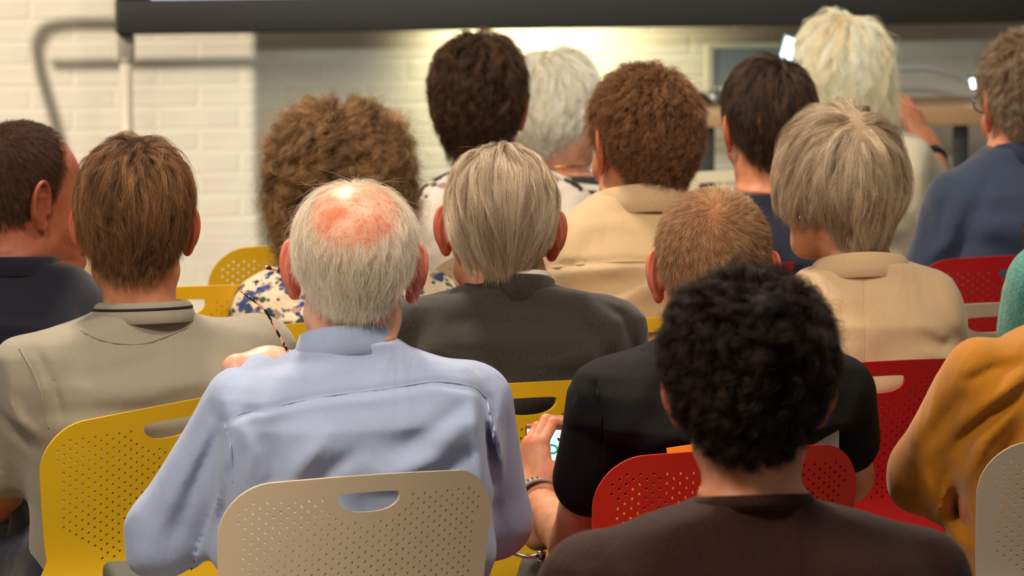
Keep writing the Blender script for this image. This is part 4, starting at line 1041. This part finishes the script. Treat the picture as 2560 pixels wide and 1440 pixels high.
# --- 6: curly reddish brown, beige jacket
red_br = HC('reddish_curls', (84, 54, 36), (184, 134, 92), rough=.35)
h6 = dict(vol=hv(.012, top=.012), n=26000, K=11, len=.036, guides=2200, whorl=(.02, -.05, .12), dir=(0, -.1, -1), wr=.6, wd=.5, lift=.5, wild=.5, clump=.8, loose=.0012, stiff=.4, depth=.009, curl=(.0045, 1.2), fly=.03,
          lenfn=lambda G: .45 + .7*smooth(-.05, .05, G[:, 2]), mat=red_br, capmat=cap('reddish_under', (66, 38, 24)), r=.00016, inset=.008, grav=.0, hug=.5)
beige = cloth('beige_cotton', srgb(196, 168, 130), weave=900, wstr=.2, fold=.4, col2=srgb(182, 154, 118))
p6 = person('man with curly reddish brown hair in a beige cotton jacket', 10.75, 1604,
    [(482, 104), (496, 128), (520, 160), (550, 196), (585, 222), (630, 242), (700, 248), (850, 248)], 14,
    dict(px=1608, py=372, s=1.02, ear=1.15, blush=.6, yaw=24), beige, 'jacket', MAT['trouser_beige'], SK, h6, crump=.005, vox=.006, neck=.058, seams=[[(1372, 658), (1450, 644), (1560, 636), (1690, 640)]],
    folds=[([(1370, 655), (1450, 642), (1560, 634), (1680, 640)], -.004, .006), ([(1370, 670), (1450, 655), (1560, 648), (1680, 652)], .003, .010), ([(1400, 720), (1500, 690), (1600, 690)], -.005, .014), ([(1420, 760), (1520, 740), (1620, 700)], .005, .014), ([(1450, 560), (1540, 545), (1620, 560)], .003, .014)])
fold_collar(p6, beige, .070, .066, -.010, .036, leaf=.042, flare=.018, fall=.04, gap=70)

# --- 11: grey bob, beige jacket
bobg = HC('grey_bob_hair', (150, 128, 102), (244, 226, 198), rough=.25, root=.85)
hb = [el((0, -.010, .040), (.094, .112, .096), k=.02), el((0, -.045, -.005), (.090, .072, .072), k=.03), rc((0, -.040, -.03), (0, -.048, -.075), .066, .048, .03), el((-.062, .02, -.01), (.032, .050, .060), k=.03), el((.062, .02, -.01), (.032, .050, .060), k=.03)]
BOBLINE = [(0, -.125), (40, -.115), (60, -.085), (90, -.055), (120, -.03), (140, .02), (180, .085)]
h11 = dict(vol=hb, n=36000, K=12, len=.115, guides=700, whorl=(-.022, -.080, .085), dir=(0, .0, -1), wr=.85, wd=.6, lift=.04, wild=.2, clump=.75, loose=.0013, stiff=.6, depth=.009, fly=.006, line=BOBLINE, facecut=False,
           lenfn=lambda G: .5 + .6*smooth(-.08, .06, G[:, 2]), mat=bobg, capmat=cap('bob_under', (156, 134, 108)), r=.00014, inset=.008, grav=.05)
beige2 = cloth('light_beige_linen', srgb(194, 166, 130), weave=900, wstr=.2, fold=.32, col2=srgb(180, 154, 120))
p11 = person('woman with a grey bob and small earring in a light beige jacket, face turned left', 10.17, 2176,
    [(655, 100), (664, 125), (678, 170), (700, 200), (735, 216), (800, 222), (950, 222)], 8,
    dict(px=2095, py=462, s=1.0, ear=.95, blush=.5, yaw=38, pitch=4), beige2, 'jacket', MAT['trouser_beige'], SK_F, h11, vox=.0055, neck=.048, neckoff=(-.015, 0), seams=[[(2152, 672), (2150, 780), (2148, 890)]],
    folds=[([(2150, 690), (2152, 780), (2150, 900)], -.003, .004), ([(2040, 720), (2100, 735), (2180, 725)], .003, .014), ([(2300, 820), (2350, 850), (2380, 840)], -.005, .010), ([(2290, 860), (2350, 880), (2385, 880)], .004, .010), ([(2020, 690), (2060, 740), (2080, 800)], .003, .012)])
fold_collar(p11, beige2, .068, .062, -.008, .034, leaf=.034, flare=.016, fall=.04, gap=80)
er = (p11['HR'] @ np.array([-.083, .000, -.040])) + p11['HP']
mesh_obj('earring', *join(tube([er + [0, 0, .004], er + [0, 0, -.006]], .0012, 8), tube([er + [0, 0, -.006], er + [0, 0, -.011]], [.0028, .002], 10)), plain('silver', srgb(200, 200, 205), .2, 1), p11['root'])

# --- 3: big curls, floral blouse
curlb = HC('frizzy_brown_curls', (66, 42, 26), (222, 180, 130), rough=.35)
hc = [el((0, -.020, .030), (.122, .118, .116), k=.03), el((-.02, -.03, -.07), (.098, .078, .080), k=.04), el((-.045, -.035, -.12), (.050, .055, .052), k=.03), el((.03, -.03, -.06), (.090, .075, .080), k=.04)]
CURLLINE = [(0, -.19), (60, -.18), (100, -.14), (125, -.08), (145, .05), (180, .10)]
h3 = dict(vol=hc, n=30000, K=20, len=.11, guides=900, whorl=(0, -.03, .15), dir=(0, -.05, -1), wr=.6, wd=.8, lift=.4, wild=.6, clump=.96, loose=.0012, stiff=.5, depth=.018, curl=(.0110, 2.3), fly=.14, flyamp=.04, line=CURLLINE, facecut=False, out=.002,
          mat=curlb, capmat=cap('curl_under', (58, 36, 22)), r=.00016, inset=.016, grav=.05, hug=.5, lvar=.3)
flor = blossoms('floral_blouse_print', srgb(206, 192, 166), [(srgb(170, 142, 130), 24, .60, 2.4, 3.1), (srgb(70, 76, 64), 26, .57, 2.6, 7.7), (srgb(66, 84, 140), 23, .60, 2.5, 1.3), (srgb(48, 60, 98), 36, .54, 2.2, 9.2)], 1.15)
p3 = person('woman with a big mass of brown curls in a blue floral blouse', 11.2, 868,
    [(640, 100), (650, 135), (668, 195), (690, 235), (722, 262), (780, 272), (950, 272)], 12,
    dict(px=852, py=452, s=1.0, ear=1.0, dy=.04), flor, 'blouse', MAT['trouser_black'], SK_F, h3, vox=.006, neck=.05)

# --- 4: dark wavy hair, white floral shirt
dbrown = HC('dark_brown_hair', (26, 16, 12), (112, 78, 54), rough=.32)
h4 = dict(vol=hv(.013, top=.022, back=.006), n=24000, K=12, len=.06, guides=900, whorl=(0, -.03, .13), dir=(0, -.3, -1), wr=.6, wd=.8, lift=.35, wild=.5, clump=.8, loose=.0016, stiff=.5, depth=.010, curl=(.004, .9), fly=.02,
          line=[(0, -.105), (35, -.10), (60, -.05), (75, -.005), (95, .0), (120, .03), (150, .085), (180, .095)], mat=dbrown, capmat=cap('dark_brown_under', (30, 20, 14)), r=.00018, inset=.010, grav=.02)
wflor = blossoms('white_blossom_print', srgb(208, 198, 188), [(srgb(150, 136, 132), 12, .60, 1.8, 2.2), (srgb(64, 58, 58), 15, .60, 3.4, 5.4)], 1.0)
p4 = person('person with short dark wavy hair in a white shirt with dark blossoms', 11.95, 1254,
    [(415, 88), (424, 112), (440, 150), (465, 190), (500, 214), (560, 226), (750, 228)], 8,
    dict(px=1200, py=277, s=1.0, ear=1.05, yaw=-9), wflor, 'shirt', MAT['trouser_grey'], SK, h4, vox=.0065, neck=.05, neckoff=(-.03, 0))

# --- 5: white hair, striped top
wh2 = HC('soft_white_hair', (226, 214, 190), (255, 250, 240), rough=.35, root=.85)
h5 = dict(vol=[el((0, -.010, .040), (.088, .108, .094), k=.02), el((0, -.045, -.01), (.080, .068, .072), k=.03), rc((0, -.035, -.04), (0, -.04, -.07), .058, .045, .03)], n=20000, K=12, len=.085, guides=600, whorl=(0, -.03, .13), dir=(0, .1, -1), wr=.6, wd=.8, lift=.15, wild=.35, clump=.75, loose=.0018, stiff=.5, depth=.009, curl=(.003, .8), fly=.01,
          line=[(0, -.10), (50, -.09), (80, -.05), (110, -.02), (140, .05), (180, .095)], mat=wh2, capmat=cap('soft_white_under', (196, 180, 150)), r=.00022, inset=.009, grav=.03)
p5 = person('woman with white hair and a thin necklace in a navy and white striped top', 12.6, 1418,
    [(438, 112), (452, 150), (475, 185), (520, 200), (700, 200)], 5,
    dict(px=1388, py=278, s=.98, ear=.9, yaw=-38), stripes('navy_white_stripes', srgb(44, 42, 54), srgb(216, 208, 190), .027, .60), 'striped_top', MAT['denim'], SK_F, h5, vox=.0065, neck=.05, neckoff=(-.012, 0),
    )
mesh_obj('necklace', *band(p5['nb'] + np.array([0, 0, .028]), .058, .058, [(0, 0), (.0022, .0012), (.0022, .0034), (0, .0034)], yaw=0, zfun=lambda th, h: -.03*(1 - math.cos(th))*.5 + .008*math.sin(th)), plain('gold', srgb(200, 140, 60), .3, 1), p5['root'])

# --- 12: dark short hair, navy
h12 = dict(vol=hv(.008, top=.020), n=24000, K=11, len=.055, guides=900, whorl=(.02, -.055, .115), dir=(0, -.2, -1), wr=.8, wd=.6, swirl=.25, lift=.25, wild=.32, clump=.78, loose=.0013, stiff=.5, depth=.008, fly=.006,
           lenfn=lambda G: .5 + .7*smooth(-.05, .05, G[:, 2]), mat=HC('dark_brown_short', (28, 18, 14), (104, 76, 58), rough=.3), capmat=cap('short_under', (30, 20, 16)), r=.00017, inset=.007, grav=.05)
navy = cloth('navy_jersey', srgb(28, 33, 50), fold=.3)
p12 = person('person with short dark hair in a navy T-shirt, left ear showing', 11.65, 1925,
    [(480, 88), (492, 112), (508, 150), (530, 185), (565, 206), (640, 212), (800, 212)], 10,
    dict(px=1922, py=330, s=.98, ear=1.05, yaw=14, dy=.05, pitch=4), navy, 'tee_shirt', MAT['denim'], SK, h12, vox=.0065, neck=.050, neckoff=(-.01, 0))

# --- 13: blonde, tablet
wbl = HC('pale_blonde_hair', (250, 230, 184), (255, 254, 244), rough=.3, root=.9)
hb13 = [el((0, -.012, .045), (.094, .110, .100), k=.02), el((0, -.040, -.02), (.098, .072, .080), k=.03), el((.045, -.035, -.07), (.052, .055, .045), k=.03), el((-.03, -.035, -.06), (.06, .055, .045), k=.03)]
h13 = dict(vol=hb13, n=26000, K=13, len=.11, guides=700, whorl=(.01, -.03, .14), dir=(0, .0, -1), wr=.55, wd=.8, lift=.15, wild=.35, clump=.84, loose=.0022, stiff=.55, depth=.011, curl=(.005, 1.0), fly=.03, flyamp=.025, facecut=False,
           line=[(0, -.13), (60, -.12), (100, -.08), (125, -.05), (145, .03), (180, .10)], mat=wbl, capmat=cap('blonde_under', (206, 178, 122)), r=.00024, inset=.012, grav=.04)
cream = cloth('cream_cotton', srgb(226, 216, 190), fold=.4)
p13 = person('woman with pale blonde hair in a cream shirt, raising a lit tablet', 12.55, 2140,
    [(330, 92), (340, 125), (355, 155), (380, 172), (420, 178), (520, 178)], 5,
    dict(px=2110, py=205, s=1.0, ear=.9, yaw=-4), cream, 'shirt', MAT['trouser_grey'], SK, h13, vox=.0065, neck=.048, sleeve=.5, armr=.046,
    arms=dict(r=[(2262, 400, .02), (2372, 520, .22), (2318, 370, .36)], l=[(2000, 400, .0), (1930, 520, .25), (1950, 300, .42)],
              hand_r=dict(fwd=(-.38, .25, .70), palm=(-.75, .55, -.2), curl=.28, vox=.003, spread=.12, flip=False), hand_l=dict(fwd=(.2, .25, .9), palm=(.7, .4, 0), curl=.4, vox=.004)))
# her watch
def strap(pi, side, mat, dialmat, name, w=.018, rad=.030, t=.35, rad2=None, off=.03, links=0):
    sh, e, wr_ = pi['A'][side]; ax_ = (wr_ - e)/np.linalg.norm(wr_ - e); c = wr_ - ax_*off; R = frame(np.cross(ax_, [0, -1, 0.01]), -np.array([0, 1, 0])); 
    z = ax_; x = np.cross([0, 1, 0], z); x /= np.linalg.norm(x); y = np.cross(z, x); R = np.stack([x, y, z], 1)
    wroot = mesh_obj(name, *band(c, rad, rad2 or rad, [(0, -w/2), (.0035, -w/2), (.0042, 0), (.0035, w/2), (0, w/2)], R=R), mat, pi['root'])
    d = c + R @ np.array([rad*math.cos(t), rad*math.sin(t), 0])*1.06; n_ = R @ np.array([math.cos(t), math.sin(t), 0])
    u = R @ np.array([-math.sin(t), math.cos(t), 0])
    mesh_obj('watch_case', *tube([d - n_*.004, d + n_*.007], .016, 20), dialmat, wroot)
    mesh_obj('watch_face', *tube([d + n_*.007, d + n_*.0078], .0135, 20), plain(name + '_glass', srgb(15, 15, 18), .08), wroot)
    return c, R, wroot
strap(p13, 'r', plain('black_leather', srgb(20, 18, 18), .4), plain('steel_case', srgb(205, 205, 205), .2, 1), 'watch_strap', w=.016, rad=.029, t=PI + .9, off=.035)
tbm = empty('tablet', tuple(P(2062, 184, 12.98))); tag(tbm, 'tablet with a glowing white-blue screen held up in front of the blonde woman', 'tablet')
RTb = Rz(math.radians(4)) @ Ry(math.radians(18)); RTb = RTb @ Rx(math.radians(0))
mesh_obj('case', *rbox((0, 0, 0), (.215, .009, .110), .0035, RTb), plain('tablet_black', srgb(16, 18, 24), .3), tbm)
mesh_obj('display', *box(RTb @ np.array([0, -.0052, 0]), (.199, .001, .096), RTb), emit('tablet_glow', (.62, .85, 1, 1), 6), tbm, sm=False)

# --- 14: curly grey-brown, blue jacket, glasses
h14 = dict(vol=hv(.013, top=.014), n=20000, K=11, len=.04, guides=1300, whorl=(0, -.05, .12), dir=(0, -.1, -1), wr=.6, wd=.5, lift=.5, wild=.5, clump=.75, loose=.0016, stiff=.4, depth=.010, curl=(.004, 1.3), fly=.03,
           mat=HC('grey_brown_curls', (104, 76, 56), (214, 190, 160), rough=.35), capmat=cap('grey_brown_under', (96, 72, 54)), r=.0002, inset=.009, grav=.0, hug=.5)
bluej = cloth('slate_blue_fleece', srgb(50, 61, 86), fold=.4, sheen=.3)
p14 = person('man with curly grey-brown hair in a slate blue jacket, right edge', 11.95, 2575,
    [(368, 112), (380, 128), (405, 160), (440, 196), (480, 220), (540, 236), (700, 250)], 14,
    dict(px=2570, py=272, s=1.04, ear=1.15, blush=.6, yaw=20), bluej, 'jacket', MAT['denim'], SK, h14, vox=.006, neck=.058, armr=.06,
    arms=dict(l=[(2392, 520, -.02), (2330, 700, -.02), (2440, 760, .22)], r=[(2760, 500, .08), (2800, 760, .1), (2680, 780, .35)]),
    folds=[([(2470, 420), (2430, 520), (2420, 640)], -.004, .012), ([(2380, 500), (2360, 590), (2300, 650)], .005, .014), ([(2420, 480), (2400, 600), (2360, 670)], -.005, .012)])
fold_collar(p14, cloth('navy_collar', srgb(38, 46, 72)), .068, .066, -.014, .036, leaf=.036, flare=.016, fall=.03, gap=50)
def glasses(pi, name, lab):
    R, t, s_ = pi['HR'], pi['HP'], pi['hs']; f = lambda x, y, z: R @ (np.array([x, y, z])*s_) + t
    root = empty(name, (0, 0, 0)); root.parent = None; root.location = tuple(pi['base'] + t); tag(root, lab, 'glasses'); o0 = t
    g = lambda pts: np.array([f(*p) - o0 for p in pts])
    m = plain(name + '_rim', srgb(40, 36, 36), .3, .4)
    for sg in (-1, 1):
        mesh_obj('temple_arm', *tube(g([(sg*.068, .098, .012), (sg*.077, .05, .010), (sg*.081, .0, .006), (sg*.080, -.022, -.008)]), .0017, 6), m, root)
        a = np.linspace(0, 2*PI, 25)[:-1]
        mesh_obj('rim', *tube(g([(sg*.034 + .026*math.cos(q), .112 - .004*abs(math.cos(q)), .004 + .019*math.sin(q)) for q in a]), .0016, 6, closed=True), m, root)
        mesh_obj('lens', *tube(g([(sg*.034, .1085, .004), (sg*.034, .1095, .004)]), .0001, 6), m, root) if False else None
    mesh_obj('bridge', *tube(g([(-.009, .113, .008), (0, .117, .010), (.009, .113, .008)]), .0016, 6), m, root)
glasses(p14, 'glasses', 'dark rimmed glasses worn by the curly haired man at the right edge')
glasses(p5, 'glasses', 'thin dark glasses worn by the white haired woman in stripes')

# --- 1: left edge, turned right
h1 = dict(vol=hv(.0045, top=.002), n=42000, K=4, len=.011, guides=4000, whorl=(0, -.06, .10), dir=(0, -.1, -1), wr=1.0, wd=.3, swirl=.3, lift=.4, wild=.25, clump=.1, loose=.0006, stiff=.3, depth=.002, cling=False, fly=0,
          line=[(0, -.080), (40, -.075), (60, -.05), (78, -.0), (95, -.03), (108, .03), (125, .085), (150, .112), (180, .118)], mat=HC('cropped_brown_hair', (38, 24, 16), (110, 76, 54), rough=.45), capmat=cap('cropped_brown_under', (74, 46, 32)), r=.00016, inset=.0018, grav=.05, edge=.007)
navy2 = cloth('dark_navy_cotton', srgb(22, 26, 40), fold=.3)
p1 = person('man with cropped brown hair in a dark navy shirt at the left edge, turned right', 10.50, 10,
    [(648, 100), (655, 130), (668, 175), (690, 218), (725, 240), (800, 248), (950, 250)], 4,
    dict(px=62, py=502, s=1.06, ear=1.2, blush=.35, yaw=-62), navy2, 'shirt', MAT['denim'], skin('skin_brown_tan', srgb(166, 104, 76), srgb(146, 76, 56)), h1, vox=.006, neck=.064, neckoff=(.01, 0))
fold_collar(p1, navy2, .072, .068, -.016, .030, leaf=.026, flare=.008, fall=.01, gap=40)

# --- 15: mustard, right edge ; 16: teal sleeve
plainh = dict(vol=hv(.012, top=.012), n=9000, K=9, len=.05, guides=500, whorl=(0, -.05, .12), dir=(0, -.2, -1), wr=.6, wd=.7, lift=.2, wild=.3, clump=.7, loose=.0015, stiff=.5, depth=.009, mat=dbrown, capmat=cap('edge_under', (40, 28, 20)), r=.0003, inset=.008)
must = cloth('mustard_cotton', srgb(176, 114, 12), fold=.45, weave=1000, wstr=.25, col2=srgb(158, 100, 10))
p15 = person('person in a mustard shirt with a bent arm, cut off by the right edge', 9.34, 2715,
    [(800, 95), (816, 140), (838, 205), (865, 262), (905, 305), (960, 325), (1100, 330), (1250, 330)], 18,
    dict(px=2715, py=640, s=1.0, ear=1.0), must, 'shirt', MAT['trouser_black'], SK, plainh, vox=.0048, neck=.054, armr=.064,
    arms=dict(l=[(2468, 955, -.06), (2325, 1185, .02), (2530, 1330, .30)], r=[(2960, 960, .1), (2990, 1230, .1), (2860, 1260, .4)]),
    folds=[([(2560, 900), (2480, 960), (2400, 1040)], .008, .012), ([(2540, 950), (2450, 1010), (2370, 1110)], -.008, .010), ([(2520, 990), (2440, 1080), (2400, 1180)], .008, .012), ([(2420, 930), (2360, 1020), (2310, 1100)], -.006, .010),
           ([(2540, 1040), (2490, 1130), (2460, 1230)], -.009, .012), ([(2350, 1130), (2380, 1220), (2420, 1320)], -.006, .010), ([(2300, 1150), (2330, 1250), (2390, 1350)], .006, .012), ([(2400, 930), (2470, 900), (2540, 890)], -.006, .008)])
teal = cloth('teal_knit', srgb(84, 150, 138), weave=300, wstr=.9, fold=.5, col2=srgb(54, 112, 104))
p16 = person('person in a teal knitted top, only the sleeve showing at the right edge', 10.35, 2790,
    [(600, 92), (615, 130), (635, 180), (665, 222), (710, 240), (800, 245), (950, 245)], 12,
    dict(px=2790, py=440, s=1.0, ear=1.0), teal, 'knitted_top', MAT['denim'], SK_F, dict(plainh), vox=.006, neck=.052, armr=.056, sleeve=.62,
    arms=dict(l=[(2605, 710, -.06), (2570, 900, -.02), (2640, 960, .24)], r=[(3000, 720, .05), (3030, 960, .1), (2900, 980, .3)]))

# ------------------------------------------------------------------ things held, worn, lying about
# phone in the blond man's hand
pp = P(1378, 1150, 9.66); ph = empty('phone', tuple(pp)); tag(ph, 'smartphone with a pale lit screen in the hand of the man in black', 'phone')
RPh = Rz(math.radians(-6)) @ Rx(math.radians(38)) @ Ry(math.radians(2))
mesh_obj('case', *rbox((0, 0, 0), (.076, .009, .150), .004, RPh), plain('orange_brown_case', srgb(150, 70, 30), .5), ph)
mesh_obj('display', *box(RPh @ np.array([0, -.0050, 0]), (.070, .001, .142), RPh), emit('phone_glow', (.66, .84, 1, 1), 1.1), ph, sm=False)
a = np.linspace(0, 2*PI, 29)[:-1]
mesh_obj('ring_icon', *tube([RPh @ np.array([.002 + .009*math.cos(q), -.0060, .030 + .009*math.sin(q)]) for q in a], .0016, 6, closed=True), emit('icon_green', (.02, .35, .16, 1), .7), ph)
mesh_obj('camera_dot', *join(tube([RPh @ np.array([.004, -.0054, .0655]), RPh @ np.array([.004, -.0060, .0655])], .0016, 10)), plain('camera_black', srgb(12, 12, 14), .2), ph)
c, R, wroot = strap(p9, 'l', plain('grey_rubber', srgb(130, 122, 112), .6), plain('watch_dark', srgb(48, 44, 42), .3, .5), 'watch_strap', w=.022, rad=.0355, t=PI - .25, off=.016)
for k in range(14):
    t = -PI*.95 + k*.13*1.4; d = c + R @ np.array([.0397*math.cos(t), .0397*math.sin(t), 0]); u = R @ np.array([-math.sin(t), math.cos(t), 0]); nn = R @ np.array([math.cos(t), math.sin(t), 0])
    mesh_obj('slot', *box(d, (.0022, .0016, .008), np.stack([u, nn, R[:, 2]], 1)), MAT['trouser_black'], wroot, sm=False)
# tortoiseshell glasses held up by the bald man
tort, nt, b = nodes('tortoiseshell'); b.inputs['Roughness'].default_value = .2
tc = N(nt, 'ShaderNodeTexCoord'); n1 = N(nt, 'ShaderNodeTexNoise', i_Scale=85.0, i_Detail=1.0); L(nt, tc.outputs['Object'], n1.inputs['Vector'])
r = ramp(nt, n1.outputs[0], [(0, srgb(28, 22, 20)), (.50, srgb(222, 168, 132))], 'CONSTANT'); L(nt, r.outputs[0], b.inputs['Base Color'])
g0 = P(722, 878, 9.16); gl = empty('glasses', tuple(g0)); tag(gl, 'tortoiseshell glasses held by the bald man beside his collar, one arm pointing up', 'glasses')
gp = lambda px, py, Y: P(px, py, Y) - g0
pth = spline([gp(722, 884, 9.16), gp(694, 832, 9.16), gp(662, 775, 9.16), gp(630, 748, 9.16), gp(598, 722, 9.17)], 24)
mesh_obj('temple_arm', *tube(pth, np.concatenate([np.linspace(.0021, .0016, 14), np.linspace(.0016, .0026, 10)]), 8), tort, gl)
pth = spline([gp(790, 700, 9.20), gp(745, 686, 9.19), gp(715, 677, 9.19), gp(662, 668, 9.19)], 20)
mesh_obj('temple_arm', *tube(pth, np.linspace(.0015, .0030, 20), 8), tort, gl)
cen = [(gp(800, 850, 9.18)), (gp(835, 760, 9.20))]
for cc_ in cen:
    a = np.linspace(0, 2*PI, 29)[:-1]
    mesh_obj('rim', *tube([cc_ + np.array([.017*math.cos(q), .012*math.cos(q), .023*math.sin(q)]) for q in a], .0022, 6, closed=True), tort, gl)
mesh_obj('bridge', *tube(spline([cen[0] + [.004, 0, .022], (cen[0] + cen[1])/2 + [-.004, 0, 0], cen[1] + [-.004, 0, -.022]], 8), .002, 6), tort, gl)

# orange folder and white paper between the black T-shirt and the red backrest
of = P(1752, 1190, 8.99); ofo = mesh_obj('folder', *join(rbox((0, 0, -.02), (.10, .004, .11), .0015, Ry(-.14)), rbox((.008, .006, -.008), (.10, .003, .11), .001, Ry(-.14))), plain('orange_card', srgb(240, 140, 30), .5)); ofo.location = tuple(of); tag(ofo, 'orange folder standing between the black T-shirt and the red chair back', 'folder')
V_, F_ = [], []
for i in range(13):
    for j in range(9):
        x = -.06 + .12*i/12; z = -.09 + .14*j/8; z2 = min(z, .052 - .75*max(0, x - .012)) ; V_.append((x, .012*math.sin(x*30) + .02*j/8, z2))
for i in range(12):
    for j in range(8): a_ = i*9 + j; F_.append((a_, a_ + 9, a_ + 10, a_ + 1))
V_ = np.array(V_); nv_ = len(V_); V2 = np.vstack([V_, V_ + [0, .0015, 0]]); F2 = F_ + [tuple(q + nv_ for q in f[::-1]) for f in F_]
po = mesh_obj('paper', V2, F2, plain('white_paper', srgb(240, 238, 236), .8)); po.location = tuple(P(1996, 1108, 9.11)); po.parent = None; tag(po, 'white paper bulging above the red chair back beside the dark curls', 'paper')

# clutter at the lower left, and between the blue and black shirts
def crumple(name, c, r, mat, lab, cat, seed, amp=.02, n=5):
    rg = np.random.default_rng(seed); ps = [el((0, 0, 0), r, k=.02)]
    for _ in range(n*2):
        d = rg.normal(size=3); d /= np.linalg.norm(d); a = d*np.array(r)*.8; b2 = a + rg.normal(size=3)*np.array(r)*.7; ps.append(rc(a, b2, amp, amp*.7, .012))
    bl = [bound(q, .02) for q in ps]; D, l0, _ = grid_eval(ps, np.min([q[0] for q in bl], 0), np.max([q[1] for q in bl], 0), .005)
    v, f = nets(D, l0, .005); o = mesh_obj(name, relax(v, f, 2), f, mat); o.location = c; tag(o, lab, cat); return o
q_ = P(62, 1345, 9.75); crumple('coat', (q_[0], q_[1], .335), (.045, .07, .31), MAT['trouser_grey'], 'grey coat heaped beside the yellow chair at lower left', 'coat', 3)
q_ = P(352, 1424, 9.10); bg = empty('bag', (q_[0], q_[1], 0)); tag(bg, 'dark olive bag standing at the bottom edge behind the blue elbow', 'bag')
olv = plain('olive_canvas', srgb(66, 70, 60), .7, bump=.4)
mesh_obj('body', *rbox((0, 0, (q_[2])/2), (.095, .20, q_[2]), .012, Rz(.15)), olv, bg); mesh_obj('zip', *rbox((0, -.01, q_[2] + .001), (.006, .17, .004), .001, Rz(.15)), MAT['trouser_black'], bg)
q_ = P(1290, 1430, 9.5); crumple('coat', (q_[0], q_[1], .30), (.085, .10, .26), cloth('taupe_cloth', srgb(104, 94, 86), fold=.6), 'taupe coat between the blue and the black shirt at the bottom', 'coat', 5)
ck = P(1310, 1392, 9.35); cko = mesh_obj('bag_clasp', *join(tube(spline([np.array([-.032, 0, .014]), np.array([-.012, 0, .004]), np.array([.006, 0, .0]), np.array([.024, 0, .003])], 16), .0028, 8), tube([(.018, 0, .004), (.032, 0, .002)], [.006, .006], 12), tube([(.02, 0, -.006), (.03, 0, -.008)], [.0045, .0045], 12)), plain('chrome', srgb(200, 196, 190), .15, 1)); cko.location = tuple(ck); tag(cko, 'chrome bag clasp glinting between the blue sleeve and the bare arm', 'clasp')
